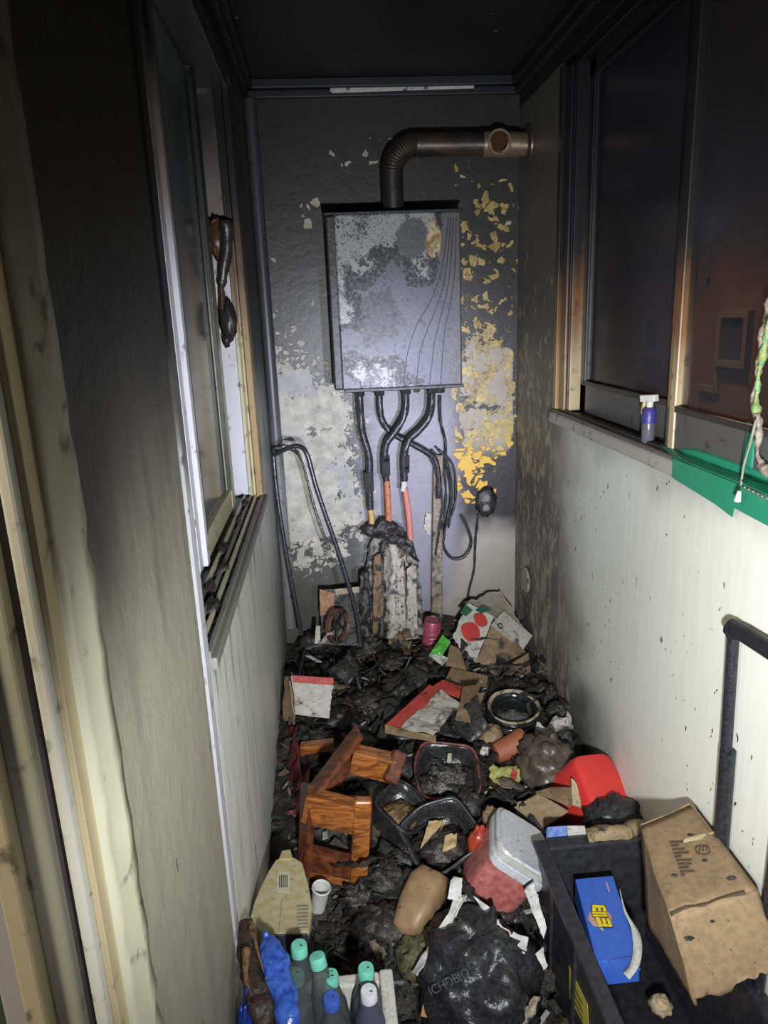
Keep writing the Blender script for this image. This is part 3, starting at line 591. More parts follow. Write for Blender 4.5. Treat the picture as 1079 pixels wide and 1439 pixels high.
for i in range(len(ed)-1): k = i*4; Q += [(k, k+4, k+5, k+1), (k+2, k+3, k+7, k+6), (k+1, k+5, k+7, k+3), (k, k+2, k+6, k+4)]
Q += [(0, 1, 3, 2), (len(V)-4, len(V)-2, len(V)-1, len(V)-3)]
t.part('hanging_edge', (V, Q), TAPE, smooth=False)
t.part('upright_strip', panel(WX(1040, 655, .741), WX(1056, 664, .741), WX(1062, 600, .741), WX(1049, 592, .741), .001, 4, 8, .002, 20, 5), TAPE, smooth=2)
t.part('rail_strip', panel((.7405, 1.50, 1.196), (.7405, .15, 1.196), (.7405, .15, 1.214), (.7405, 1.40, 1.216), .001, 30, 3, .002, 20, 6), TAPE, smooth=2)
t.done()
b0 = WX(932, 617, XR+.028); b0 = Vector((XR+.012, b0[1]+.045, 1.192))
t = Thing('spray_bottle', 'small blue and white spray bottle on the right sill by the window stile', 'bottle')
t.part('body', lathe([(.013, 0), (.015, .003), (.015, .040), (.014, .046), (.015, .05), (.015, .072), (.009, .082)], b0, (0, 0, 1), 20), gm('clear_grey_plastic', (.12, .12, .15), .2, soot=.1), smooth=True)
t.part('sleeve', lathe([(.0155, .046), (.016, .048), (.016, .074), (.012, .080)], b0, (0, 0, 1), 20), gm('violet_blue_sleeve', (.06, .05, .26), .35, soot=.12, sscale=50), smooth=True)
c0 = b0 + Vector((0, 0, .082)); hd = t.part('spray_head', add(tube([c0, c0+Vector((0, 0, .014))], .008, 12, 0), beam(c0+Vector((.010, -.012, .022)), c0+Vector((-.008, .026, .018)), .016, .016)), gm('white_nozzle', (.72, .71, .66), .4, soot=.12, sscale=50), bevel=.003)
t.part('trigger', tube([c0+Vector((-.004, .018, .012)), c0+Vector((-.006, .022, -.012)), c0+Vector((-.004, .018, -.024))], .0045, 8, 4), gm('yellowed_trigger', (.55, .42, .20), .4, soot=.15), smooth=True)
t.done()
t = Thing('hanging_rope', 'melted green and grey cord hanging over the taped right window', 'rope')
t.part('thick_strand', tube([WX(a, b, .728) for a, b in ((1100, 380), (1078, 450), (1071, 500), (1063, 540), (1060, 570), (1066, 600), (1064, 635), (1074, 660), (1100, 680))], lambda u: .0045 + .004*math.sin(u*9)**2, 12, 10, .008, 2), gm('melted_pale_fibre', (.24, .20, .16), .5, soot=.42, sscale=40, bump=.9, col2=(.40, .36, .30)), smooth=2)
t.part('green_strand', tube([WX(a, b, .720) for a, b in ((1084, 440), (1074, 490), (1066, 530), (1062, 565), (1064, 580))], .0055, 10, 8, .006, 5), gm('melted_green_fibre', (.08, .30, .16), .5, soot=.25, sscale=50, col2=(.40, .38, .10)), smooth=2)
t.part('string', tube([WX(a, b, .712) for a, b in ((1062, 590), (1055, 620), (1045, 655), (1041, 685))], .002, 6, 5, .001, 5), gm('dirty_string', (.30, .27, .22), .7, soot=.2), smooth=2)
p = WX(1039, 690, .690); q = WX(1036, 704, .690); t.part('string_tip', tube([p, q], lambda u: .003 + .003*u, 10, 4), gm('white_tip', (.70, .68, .64), .4, soot=.1), smooth=True)
t.done()
t = Thing('ball_chain', 'short grey bead chain lying on the green tape', 'chain')
p, q = WZ(1046, 688, 1.196), WZ(1120, 725, 1.196); p[0] = min(p[0], .722); q[0] = min(q[0], .722)
for i in range(12):
    c = lerp(p, q, i/11.0); t.part('bead', lathe([(.001, -.0032), (.0030, -.0015), (.0034, .0005), (.0028, .002), (.001, .0032)], (c[0], c[1], 1.1995), (0, 0, 1), 10), gm('bead_metal', (.22, .20, .18), .35, .6, soot=.3, sscale=90), smooth=True)
t.done()
# ---------------------------------------------------------------- folding cart handle by the right wall
t = Thing('cart_handle', 'black folding cart handle standing against the right wall', 'cart')
KB = gm('black_cart_tube', (.018, .018, .024), .34, .3, soot=.1, sscale=40, col2=(.035, .035, .045)); KG = gm('black_rubber_grip', (.014, .014, .018), .5, soot=.1, sscale=50, bump=.6)
X0 = .712; a = WX(1031, 888, X0); b = WX(1017, 1195, X0); m_ = WX(1023, 1055, X0)
t.part('tube', tube([b - Vector((0, 0, .28)), a], .0105, 14, 0), KB, smooth=True)
t.part('sleeve', tube([b - Vector((0, 0, .28)), m_], .0145, 14, 0), KB, smooth=True)
t.part('corner_joint', blob(a + Vector((0, 0, .004)), (.017, .019, .019), .15, 8, 3), KG, smooth=2)
e = Vector((X0, a[1]-.20, a[2]+.012)); t.part('grip', tube([a + Vector((0, -.005, .008)), lerp(a, e, .5) + Vector((0, 0, .010)), e + Vector((0, 0, .008))], .0165, 14, 4, .003, 4), KG, smooth=True)
n_ = WX(1078, 1230, X0-.004); t.part('tube', tube([Vector((X0, e[1]+.02, .25)), Vector((X0, e[1]+.02, e[2]))], .0105, 14, 0), KB, smooth=True)
t.part('cross_bar', tube([Vector((X0, e[1]+.02, .30)), Vector((X0, b[1], .30))], .009, 12, 0), KB, smooth=True)
t.done()
# ================================================================== the burnt heap
def char_mat():
    m = Mat('wet_char'); v = m.vec('World'); n = m.noise(v, 12, 7, .65); n2 = m.noise(v, 55, 5, .6)
    c = m.mix(n2, (.014, .014, .014), (.060, .056, .050)); c = m.mix(m.ss(n, .56, .70) * .7, c, (.10, .085, .055)); c = m.mix(m.ss(m.noise(v, 90, 3), .68, .74), c, (.26, .25, .23))
    return m.out(c, m.math('MULTIPLY_ADD', n, .7, .05), 0, n2 + n, .9, .012)
NX, NY = 70, 150; V = []; Q = []
for i in range(NY+1):
    y = .70 + (YB - .70) * i / NY
    for j in range(NX+1):
        x = XL + (XR - XL) * j / NX; p = Vector((x, y, 0)); h = heap(x, y) - .03
        h += .030 * noise.noise(p*9) + .022 * (1 - 2*abs(noise.noise(p*17 + Vector((3, 1, 0))))) + .010 * noise.noise(p*45)
        V.append(Vector((x, y, .003 if (x > .41 and y < 1.40) or (x < .075 and y < 1.13) else max(.004, h))))
for i in range(NY):
    for j in range(NX): a = i*(NX+1)+j; Q.append((a, a+1, a+NX+2, a+NX+1))
solo('charred_debris', (V, Q), char_mat(), 'wet black charred debris covering the balcony floor', 'debris', kind='stuff', smooth=2)
def shards(n, lo, hi, seed, box=(XL+.02, XR-.02, .95, 2.70), up=.02, thin=.12):
    r = random.Random(seed); gs = []
    for i in range(n):
        x = r.uniform(box[0], box[1]); y = r.uniform(box[2], box[3])
        if x > .43 and y < 1.40: continue
        if x < .06 and y < 1.18: continue
        s = lo + (hi-lo) * r.random()**2.5; z = heap(x, y) - .015 + r.uniform(0, up)
        a = Vector((r.gauss(0, 1), r.gauss(0, 1), r.gauss(0, .45))).normalized(); b = a.cross(Vector((r.gauss(0, .4), r.gauss(0, .4), 1))).normalized(); c = a.cross(b)
        gs.append(obox(Vector((x, y, z)), a*s, (b + a*r.uniform(-.4, .4))*s*r.uniform(.25, .8), c*s*thin))
    return add(*gs)
solo('charred_shards', shards(2600, .008, .06, 1), gm('char_shard', (.014, .014, .015), .4, soot=.4, sscale=40, col2=(.05, .047, .042)), 'small black charred shards scattered over the heap', 'debris', kind='stuff')
solo('brown_scraps', shards(420, .006, .05, 2), gm('brown_scrap', (.20, .14, .08), .65, soot=.5, sscale=40, col2=(.10, .07, .04)), 'small scorched brown scraps scattered over the heap', 'debris', kind='stuff')
solo('ash_flakes', shards(360, .004, .030, 3, up=.03), gm('ash_flake', (.48, .46, .42), .7, soot=.45, sscale=50), 'small pale ash and paper flakes scattered over the heap', 'debris', kind='stuff')
KR = gm('brown_cardboard', (.26, .182, .10), .7, soot=.20, sscale=18, col2=(.20, .14, .076)); KD = gm('scorched_cardboard', (.22, .15, .085), .7, soot=.50, sscale=16, col2=(.30, .21, .12)); KBK = gm('burnt_cardboard', (.05, .04, .03), .7, soot=.6, sscale=16)
WPp = gm('dirty_white_paper', (.54, .52, .46), .6, soot=.38, sscale=20); RDp = gm('red_print', (.48, .06, .05), .5, soot=.26, sscale=20, col2=(.38, .05, .04)); WHT = gm('white_plastic_scrap', (.70, .69, .67), .45, soot=.24, sscale=26)
def quad(l, t=.003, **k): return panel(*[WY(*q) for q in l], t, **k)
def crumpled(n, seed, lo, hi):
    r = random.Random(seed); gs = []
    for i in range(n):
        x = r.uniform(XL+.05, XR-.05); y = r.uniform(1.15, 2.66)
        if (x > .40 and y < 1.46) or (x < .10 and y < 1.2): continue
        s_ = r.uniform(lo, hi); z = heap(x, y) + r.uniform(-.02, .02); a_ = Vector((r.gauss(0, 1), r.gauss(0, 1), r.gauss(0, .3))).normalized(); b_ = a_.cross(Vector((r.gauss(0, .5), r.gauss(0, .5), 1))).normalized(); o_ = Vector((x, y, z))
        gs.append(panel(o_, o_ + a_*s_, o_ + a_*s_*r.uniform(.6, 1) + b_*s_, o_ + b_*s_*r.uniform(.5, 1), .002, 7, 7, .016, 28, i, '', .02))
    return add(*gs)
solo('burnt_sheets', crumpled(150, 11, .05, .13), gm('burnt_sheet', (.020, .020, .021), .32, soot=.4, sscale=24, bump=.7, col2=(.06, .058, .055)), 'crumpled burnt black sheets layered through the heap', 'debris', kind='stuff', smooth=2)
solo('scorched_sheets', crumpled(42, 12, .04, .09), gm('scorched_sheet', (.13, .10, .065), .6, soot=.55, sscale=20, bump=.5, col2=(.20, .17, .13)), 'crumpled scorched brown sheets poking out of the heap', 'debris', kind='stuff', smooth=2)
# charred lumps that read as separate pieces in the heap
LUMPS = [(440, 905, .05, .04), (470, 940, .05, .035), (520, 915, .055, .05), (560, 900, .05, .05), (545, 930, .06, .03), (560, 965, .07, .035), (520, 985, .05, .03), (480, 1010, .06, .03), (590, 945, .035, .03), (660, 1015, .045, .04), (655, 1130, .05, .03), (505, 1265, .05, .04), (540, 1240, .05, .04), (770, 975, .035, .03), (790, 1000, .04, .03), (445, 1040, .05, .03), (480, 885, .04, .05), (765, 940, .04, .04), (540, 1300, .06, .035), (720, 965, .045, .03), (600, 1110, .04, .03)]
ORD = ['beside the leaning rack', 'behind the white carton', 'under the burnt pipe bundle', 'next to the pink can', 'inside the wire loop', 'behind the crushed red carton', 'left of the crushed red carton', 'behind the wooden stool', 'under the green wrapper', 'left of the black pot', 'between the melted tubs and the container lid', 'below the wooden stool', 'right of the stool foot', 'right of the black pot rim', 'by the right wall behind the black pot', 'left of the stool brace', 'below the scorched board', 'under the brown carton', 'behind the white foam box', 'behind the black pot', 'between the two upper melted tubs']
for i, ((a, b, r, h), w) in enumerate(zip(LUMPS, ORD)):
    p = G(a, b); solo('charred_lump', blob(p, (r, r*.8, h), .55, 10, 20+i, 26, 16, ridge=i % 2 == 0), CHAR, 'charred black lump ' + w, 'debris', 'charred lumps in the heap', smooth=2)
# ---------------------------------------------------------------- back row
t = Thing('fruit_carton', 'torn fruit carton with printed red apples in the right back corner', 'carton')
ap = t.part('printed_panel', quad([(632, 898, 2.44), (668, 930, 2.40), (694, 866, 2.50), (655, 846, 2.55)], crumple=.006, torn='bl', seed=1), gm('white_carton_print', (.54, .53, .47), .55, soot=.26, sscale=20))
pn = (WY(668, 930, 2.40) - WY(632, 898, 2.44)).cross(WY(655, 846, 2.55) - WY(632, 898, 2.44)).normalized()
if pn.dot(CAM - WY(660, 890, 2.46)) < 0: pn = -pn
APR = gm('apple_red_print', (.52, .06, .05), .45, soot=.2, sscale=20, col2=(.55, .05, .045)); LFG = gm('leaf_green_print', (.03, .14, .07), .5, soot=.1)
for (a, b, Y, r) in ((660, 889, 2.463, .036), (674, 872, 2.482, .026)):
    t.part('apple_print', lathe([(r, 0), (r*.98, .0015), (r*.5, .002)], WY(a, b, Y) + pn*.008, pn, 22, 2.4, .004), APR, ap)
t.part('leaf_print', quad([(646, 862, 2.50), (654, 850, 2.53), (664, 858, 2.51), (655, 866, 2.49)], t=.002), LFG, ap); t.part('leaf_print', quad([(668, 858, 2.50), (680, 852, 2.52), (689, 858, 2.51), (676, 862, 2.49)], t=.002), LFG, ap)
t.part('back_flap', quad([(692, 868, 2.50), (742, 890, 2.50), (703, 828, 2.68), (652, 846, 2.60)], crumple=.008, torn='rt', seed=3), gm('stained_carton', (.42, .38, .30), .6, soot=.22, sscale=14))
wf = t.part('white_flap', quad([(690, 878, 2.47), (735, 913, 2.43), (748, 893, 2.48), (708, 858, 2.54)], crumple=.004, seed=4), WPp)
t.part('emblem', lathe([(.011, 0), (.011, .001), (.008, .001), (.008, 0)], WY(703, 880, 2.462), pn, 20, cap=False), gm('print_black', (.03, .03, .035), .6, soot=.0, specks=False), wf)
t.part('inner_panel', quad([(668, 930, 2.40), (690, 944, 2.36), (738, 915, 2.42), (694, 872, 2.49)], crumple=.008, seed=5, torn='b'), KD)
t.done()
t = Thing('brown_carton', 'sooty brown carton below the torn fruit carton', 'carton')
t.part('top_panel', quad([(688, 948, 2.33), (700, 966, 2.28), (746, 944, 2.33), (742, 916, 2.40)], crumple=.006, torn='bl', seed=6), KD)
t.part('side_panel', quad([(700, 966, 2.28), (700, 985, 2.27), (748, 965, 2.32), (746, 944, 2.33)], crumple=.006, torn='bt', seed=7), KBK); t.done()
a = G(607, 888, .05); t = Thing('drink_can', 'pink ribbed can standing at the foot of the pipe cover', 'can')
t.part('body', lathe([(.030, -.05), (.034, -.045), (.034, .045), (.030, .052)], a, (.1, -.05, 1), 22, 2, .004), gm('pink_can_print', (.45, .10, .16), .35, .2, soot=.35, sscale=22, col2=(.34, .06, .10)), smooth=True)
for k in range(4): t.part('rib', lathe([(.0345, -.005), (.0355, -.003), (.0345, -.001)], a + Vector((0, 0, -.03 + .018*k)), (.1, -.05, 1), 22), gm('pink_rib', (.52, .16, .22), .35, .2, soot=.3, sscale=22), smooth=True)
t.part('rim', lathe([(.031, .050), (.032, .054), (.029, .054), (.028, .050)], a, (.1, -.05, 1), 22), gm('can_metal', (.25, .24, .24), .3, .8, soot=.4), smooth=True); t.done()
t = Thing('snack_wrapper', 'crumpled bright green and white wrapper in the middle of the back row', 'wrapper')
t.part('green_panel', quad([(603, 920, 2.34), (618, 926, 2.33), (633, 903, 2.38), (622, 892, 2.40)], .002, crumple=.012, fq=40, seed=2), gm('bright_green_foil', (.10, .48, .06), .3, soot=.15, sscale=30)); t.part('white_panel', quad([(602, 921, 2.335), (622, 935, 2.31), (630, 926, 2.33), (616, 918, 2.345)], .002, crumple=.01, fq=40, seed=4), WPp); t.done()
solo('corrugated_flap', panel(*[WY(*q) for q in ((622, 962, 2.24), (684, 968, 2.25), (686, 950, 2.30), (634, 938, 2.31))], .004, 24, 4, .004, 14, 3, corr=.004), KR, 'ribbed brown corrugated flap behind the crushed red carton', 'cardboard')
t = Thing('standing_flap', 'small tan cardboard flap standing beside the green wrapper', 'cardboard')
t.part('outer_liner', quad([(626, 935, 2.31), (656, 942, 2.30), (644, 908, 2.38), (633, 904, 2.39)], crumple=.006, seed=8, torn='t'), KR); t.done()
# ---------------------------------------------------------------- burnt pipe bundle below the boiler
t = Thing('pipe_bundle', 'burnt bundle of wrapped pipes standing under the boiler', 'pipes')
for k, (px, Y) in enumerate(((523, 2.62), (537, 2.58), (552, 2.56), (566, 2.58), (580, 2.61), (545, 2.63), (572, 2.64))):
    mt = (gm('bundle_ash', (.20, .19, .17), .6, soot=.55, sscale=30, bump=.9, col2=(.34, .31, .26)), CHAR, gm('bundle_pale', (.46, .43, .36), .6, soot=.45, sscale=30, bump=.9), gm('bundle_brown', (.22, .14, .08), .6, soot=.5, sscale=30, bump=.9))[k % 4]
    t.part('wrapped_pipe', tube([WY(px + (px-550)*.1, 895, Y-.03), WY(px, 840, Y), WY(px-3 + 3*(k % 3), 790, Y+.02), WY(550 + (px-550)*.6, 756 + 3*(k % 4), Y+.04)], lambda u: .022 - .006*u, 12, 8, .018, k*3), mt, smooth=2)
for k, (a, b, c, w) in enumerate(((512, 800, 900, 14), (530, 775, 892, 12), (546, 765, 898, 16), (562, 780, 888, 12), (578, 790, 900, 14), (522, 830, 905, 16), (556, 830, 905, 18), (588, 820, 895, 10), (540, 820, 880, 10))):
    Y = 2.545 + .012*(k % 3); t.part('burnt_wrap', panel(WY(a-w*.7, c, Y-.02), WY(a+w*.8, c-4, Y-.02), WY(a+w*.5, b, Y+.02), WY(a-w*.5, b+6, Y+.02), .003, 8, 22, .022, 26, 40+k, 'lrt', .010), (CHAR, gm('bundle_pale', (.46, .43, .36)), gm('bundle_ash', (.2, .19, .17)), gm('bundle_brown', (.22, .14, .08)))[(k*3+k//4) % 4], smooth=2)
for k, (a, b, c, d) in enumerate(((505, 742, 560, 768), (525, 735, 575, 760), (540, 748, 590, 790))):
    t.part('burnt_flap', panel(WY(a, b+8, 2.60), WY(c, d, 2.57), WY(c-8, d-18, 2.60), WY(a+12, b-6, 2.63), .004, 14, 8, .02, 26, k), CHAR, smooth=2)
t.done()
solo('melted_drip', panel(WY(594, 742, 2.742), WY(605, 758, 2.742), WY(606, 722, 2.742), WY(597, 720, 2.742), .006, 10, 14, .004, 40, 2, 'bl', .02), WPp, 'white melted drip stuck to the back wall right of the pipes', 'drip', smooth=2)
t = Thing('scorched_board', 'black scorched board with burnt orange edge leaning on the back wall', 'board')
t.part('board', quad([(452, 905, 2.50), (508, 908, 2.48), (508, 828, 2.58), (450, 828, 2.60)], .008, crumple=.006, torn='r', seed=2), CHAR)
t.part('burnt_edge', quad([(450, 868, 2.545), (470, 862, 2.545), (472, 834, 2.575), (449, 828, 2.585)], .003, crumple=.01, fq=40, torn='br', seed=4, tear=.03), gm('burnt_orange', (.34, .16, .08), .6, soot=.42, sscale=30, col2=(.45, .28, .16)))
t.part('burnt_edge', quad([(472, 836, 2.565), (508, 832, 2.565), (508, 824, 2.575), (470, 828, 2.575)], .003, crumple=.004, seed=5), gm('burnt_pale_edge', (.40, .33, .22), .6, soot=.35, sscale=30)); t.done()
a = WY(474, 880, 2.44); t = Thing('fan_wheel', 'charred fan wheel with reddish rim standing before the scorched board', 'wheel')
t.part('rim', lathe([(.058, -.012), (.064, -.008), (.064, .008), (.058, .012), (.052, .006), (.052, -.006), (.058, -.012)], a, (.8, -.6, .1), 30, cap=False), gm('burnt_red_rim', (.14, .06, .045), .45, soot=.5, sscale=30), smooth=True)
t.part('hub', lathe([(.014, -.014), (.016, 0), (.010, .014)], a, (.8, -.6, .1), 16), CHAR, smooth=True)
u_, v_, n_ = frame_of((.8, -.6, .1))
for k in range(5): d = u_*math.cos(k*1.257) + v_*math.sin(k*1.257); t.part('spoke', tube([a + d*.012, a + d*.054], .004, 8, 0), CHAR, smooth=True)
t.done()
solo('bent_wire', tube([G(522, 905, .05), G(526, 925, .04), G(536, 943, .03), G(552, 952, .02), G(566, 946, .02), G(576, 925, .05)], .003, 8, 6), gm('ashy_wire', (.30, .27, .22), .4, .5, soot=.2), 'pale bent wire loop lying on the back of the heap', 'wire', smooth=True)
solo('metal_rod', tube([G(490, 915, .06), G(500, 945, .04), G(508, 975, .02), G(520, 1000, .01)], .0055, 10, 4, .001), gm('silvery_rod', (.36, .36, .37), .3, .7, soot=.42, sscale=40), 'thin silvery rod lying on the heap behind the stool', 'rod', smooth=True)
solo('metal_rod', tube([G(428, 915, .05), G(422, 945, .05), G(416, 982, .04)], .007, 10, 4, .002), HB, 'short black rod leaning against the white carton', 'rod', smooth=True)
for k, (a, b, c, d, w) in enumerate(((447, 880, 446, 905, 'upright beside the fan wheel'), (452, 905, 464, 890, 'crossing the fan wheel'), (432, 922, 448, 930, 'left of the fan wheel'))):
    solo('pale_strip', quad([(a-3, b, 2.42), (a+3, b, 2.42), (c+4, d, 2.38), (c-4, d, 2.38)], .003, crumple=.004, seed=k), WPp, 'thin pale strip ' + w, 'scrap', 'thin pale strips by the fan wheel')
# ---------------------------------------------------------------- white carton with red band
t = Thing('white_carton', 'white carton with a red band, burnt at its right side', 'carton')
fp = t.part('front_panel', quad([(415, 1004, 2.08), (466, 1010, 2.05), (472, 953, 2.14), (409, 950, 2.16)], .003, crumple=.003, torn='r', seed=3, tear=.03), WPp)
t.part('red_band', quad([(412, 959, 2.134), (471, 963, 2.115), (472, 953, 2.127), (411, 949, 2.147)], .002, crumple=.002, torn='r', tear=.02, seed=3), RDp, fp)
t.part('side_panel', quad([(405, 1020, 2.12), (415, 1004, 2.08), (409, 950, 2.16), (401, 950, 2.24)], .003, crumple=.003), KD); t.done()
solo('cardboard_strip', quad([(398, 1015, 2.10), (412, 1020, 2.04), (407, 955, 2.12), (399, 950, 2.18)], .006, crumple=.006, torn='bt', seed=5), KD, 'narrow brown cardboard strip wedged against the left wall', 'cardboard')
# ---------------------------------------------------------------- crushed red and white carton
t = Thing('crushed_carton', 'crushed red and white carton with black burn marks in the middle', 'carton')
t.part('red_band', quad([(541, 1018, 1.93), (562, 1022, 1.93), (622, 972, 2.12), (603, 962, 2.14)], .003, crumple=.01, seed=3), RDp); t.part('white_panel', quad([(560, 1022, 1.925), (612, 1034, 1.88), (650, 988, 2.05), (620, 970, 2.12)], .003, crumple=.012, torn='r', seed=4), gm('burnt_white_print', (.52, .49, .42), .6, soot=.42, sscale=20))
t.part('front_edge', quad([(541, 1028, 1.90), (612, 1042, 1.86), (613, 1034, 1.88), (541, 1018, 1.93)], .003, crumple=.006, seed=5), KD); t.part('red_flap', quad([(606, 966, 2.13), (655, 985, 2.10), (660, 965, 2.16), (622, 956, 2.18)], .003, crumple=.014, seed=8, torn='r'), RDp)
t.done()
t = Thing('torn_cardboard', 'torn brown cardboard with exposed flutes right of the crushed carton', 'cardboard')
t.part('liner', quad([(640, 1010, 1.98), (668, 1020, 1.97), (682, 975, 2.10), (650, 972, 2.12)], .004, crumple=.012, torn='brt', seed=2), KD); t.part('flutes', panel(*[WY(*q) for q in ((646, 990, 2.02), (668, 985, 2.05), (676, 962, 2.12), (650, 966, 2.10))], .003, 14, 4, .004, 14, 3, corr=.004), KR); t.done()
# ---------------------------------------------------------------- black pot
p = G(721, 1003, .035); ax = Vector((.02, -.18, 1)); POT = gm('black_glazed_pot', (.010, .011, .012), .16, soot=.1, sscale=20, bump=.15, col2=(.02, .02, .02))
t = Thing('round_pot', 'round black pot with wide rim and ash inside, near the right wall', 'pot')
t.part('body', lathe([(.055, -.06), (.072, -.052), (.086, -.03), (.088, -.012), (.078, 0), (.082, .010), (.088, .020), (.084, .026), (.074, .020), (.066, .004), (.066, -.03), (.040, -.042)], p, ax, 36), POT, smooth=True)
t.part('rim_crust', lathe([(.085, .0265), (.080, .031), (.073, .0225)], p + Vector((0, .003, 0)), ax, 36, 2, .006, 3, cap=False), gm('pale_rim_crust', (.38, .32, .22), .6, soot=.62, sscale=22), smooth=True)
t.part('ash_content', blob(p + Vector((0, 0, -.028)), (.062, .062, .022), .35, 9, 4), gm('grey_ash', (.16, .16, .15), .4, soot=.4, sscale=30), smooth=2); t.done()
# ---------------------------------------------------------------- wooden stool lying among the debris
def wood():
    m = Mat('varnished_orange_wood'); v = m.vec('Object'); n = m.noise(m.vmul(v, (4, 22, 22)), 3, 6, .6, 1.5); n2 = m.noise(v, 10, 5)
    c = m.mix(m.ss(n, .35, .65), (.15, .044, .012), (.40, .145, .036)); c = m.mix(m.ss(n2, .56, .72) * .85, c, (.03, .014, .010)); return m.out(c, .22, 0, n, .15, .002, Coat_Weight=.5)
WD = wood(); WDD = gm('dark_varnished_wood', (.075, .022, .012), .22, soot=.34, sscale=12, col2=(.16, .05, .02))
t = Thing('wooden_stool', 'small varnished orange wooden stool tipped over beside the left wall', 'stool')
Ys = 1.56
def wb_(name, a, b, w, h, mt, up=Vector((0, 0, 1))): t.part(name, beam(WY(*a), WY(*b), w, h, up), mt, bevel=.006)
wb_('rail', (494, 1066, 1.70), (556, 1080, 1.68), .045, .072, WD)
wb_('rail', (428, 1130, Ys), (502, 1148, Ys-.02), .045, .080, WD)
wb_('rail', (430, 1206, Ys-.02), (500, 1224, Ys-.04), .040, .066, WDD)
wb_('lower_bar', (434, 1228, Ys-.04), (500, 1244, Ys-.06), .016, .016, WD)
t.part('side_board', panel(WY(417, 1232, Ys-.02), WY(432, 1236, Ys-.05), WY(434, 1105, Ys-.02), WY(421, 1100, Ys+.04), .020, 2, 2), WDD, bevel=.005)
t.part('side_board', panel(WY(420, 1120, Ys+.03), WY(438, 1120, Ys-.02), WY(506, 1030, 1.72), WY(500, 1016, 1.78), .020, 2, 2), WDD, bevel=.005)
t.part('side_board', panel(WY(440, 1120, Ys), WY(488, 1095, Ys+.10), WY(502, 1050, 1.74), WY(462, 1070, 1.68), .016, 2, 2), WDD, bevel=.004)
wb_('side_board', (503, 1250, Ys-.06), (510, 1122, Ys-.03), .044, .030, WD, Vector((0, 1, 0)))
wb_('side_board', (548, 1100, 1.64), (562, 1056, 1.69), .040, .026, WDD, Vector((0, 1, 0)))
t.part('side_board', panel(WY(516, 1246, Ys-.02), WY(524, 1240, Ys+.02), WY(524, 1116, Ys+.05), WY(514, 1122, Ys-.02), .012, 2, 2), WDD, bevel=.003)
t.done()
solo('wood_scrap', beam(G(422, 1052, .02), G(470, 1046, .03), .035, .03), WD, 'scorched yellow wood scrap behind the stool brace', 'wood', bevel=.004)
t = Thing('red_cloth', 'crumpled dark red cloth against the left wall', 'cloth')
t.part('upper_fold', panel(WX(396, 1095, XL+.012), G(424, 1098, .05), G(416, 1020, .06), WX(398, 1020, XL+.012), .004, 12, 16, .02, 16, 3), gm('dark_red_cloth', (.14, .018, .022), .7, soot=.3, sscale=14), smooth=2)
t.part('lower_fold', panel(WX(390, 1140, XL+.012), G(414, 1146, .03), G(434, 1078, .05), WX(408, 1080, XL+.03), .004, 12, 12, .02, 18, 6), gm('pinkish_cloth', (.34, .12, .13), .6, soot=.35, sscale=24, col2=(.18, .03, .04)), smooth=2); t.done()
# ---------------------------------------------------------------- melted tubs
TB = gm('melted_black_tub', (.018, .018, .019), .22, soot=.2, sscale=24, bump=.5, col2=(.04, .04, .04))
def tub(label, px, py, dz, r, h, ax, u, rim, fill, seed):
    p = G(px, py, dz); t = Thing('melted_tub', label, 'tub', 'melted black tubs in the heap')
    t.part('shell', lathe([(r*.80, -h), (r*.92, -h*.7), (r, -.012), (r*1.06, 0), (r*1.05, .006), (r*.97, .004), (r*.88, -.012), (r*.80, -h*.55), (r*.4, -h*.62)], p, ax, 40, 4.2, .012, seed, u), TB, smooth=2)
    t.part('rim', lathe([(r*1.05, .004), (r*1.06, .010), (r*1.0, .011), (r*.98, .004), (r*1.05, .004)], p, ax, 40, 4.2, .012, seed, u, cap=False), rim, smooth=2)
    n = Vector(ax).normalized(); t.part('burnt_content', blob(p - n*h*.50, (r*.80, r*.80, h*.30), .45, 12, seed, 30, 16), fill, smooth=2); return t, p
t, p = tub('large melted black tub with a reddish rim and glossy burnt filling', 628, 1085, .05, .088, .085, (.05, -.45, 1), (1, -.15, 0), gm('reddish_rim', (.20, .06, .05), .35, soot=.5, sscale=20), gm('glossy_burnt', (.05, .05, .052), .18, soot=.35, sscale=40, bump=.9, col2=(.22, .21, .19)), 3)
t.part('white_peg', beam(p + Vector((.012, .03, .012)), p + Vector((.018, .055, .02)), .012, .01), WPp); t.done()
t, p = tub('melted black tub right of the wooden stool with brown filling', 566, 1135, .06, .066, .08, (.45, -.35, 1), (.7, .7, 0), TB, gm('brown_burnt', (.12, .07, .03), .4, soot=.4, sscale=30, bump=.8, col2=(.20, .14, .07)), 8); t.done()
t, p = tub('melted black tub holding torn tan cardboard pieces', 618, 1172, .06, .084, .085, (-.12, -.40, 1), (.9, .35, 0), gm('grey_melted_rim', (.07, .07, .075), .25, soot=.35, sscale=24), gm('dark_burnt', (.04, .034, .028), .4, soot=.4, sscale=30, bump=.8), 12)
TAN = gm('tan_paper', (.58, .42, .22), .6, soot=.12, sscale=20)
t.part('cardboard_piece', panel(p + Vector((-.055, -.035, -.005)), p + Vector((-.03, -.012, .0)), p + Vector((.025, .04, .012)), p + Vector((-.02, .045, .012)), .004, 12, 12, .008, 24, 2, 'rt', .02), TAN)
t.part('cardboard_piece', panel(p + Vector((-.005, -.05, -.012)), p + Vector((.035, -.04, -.008)), p + Vector((.045, .0, .0)), p + Vector((.012, -.002, .0)), .004, 12, 12, .008, 24, 6, 'lt', .016), TAN); t.done()
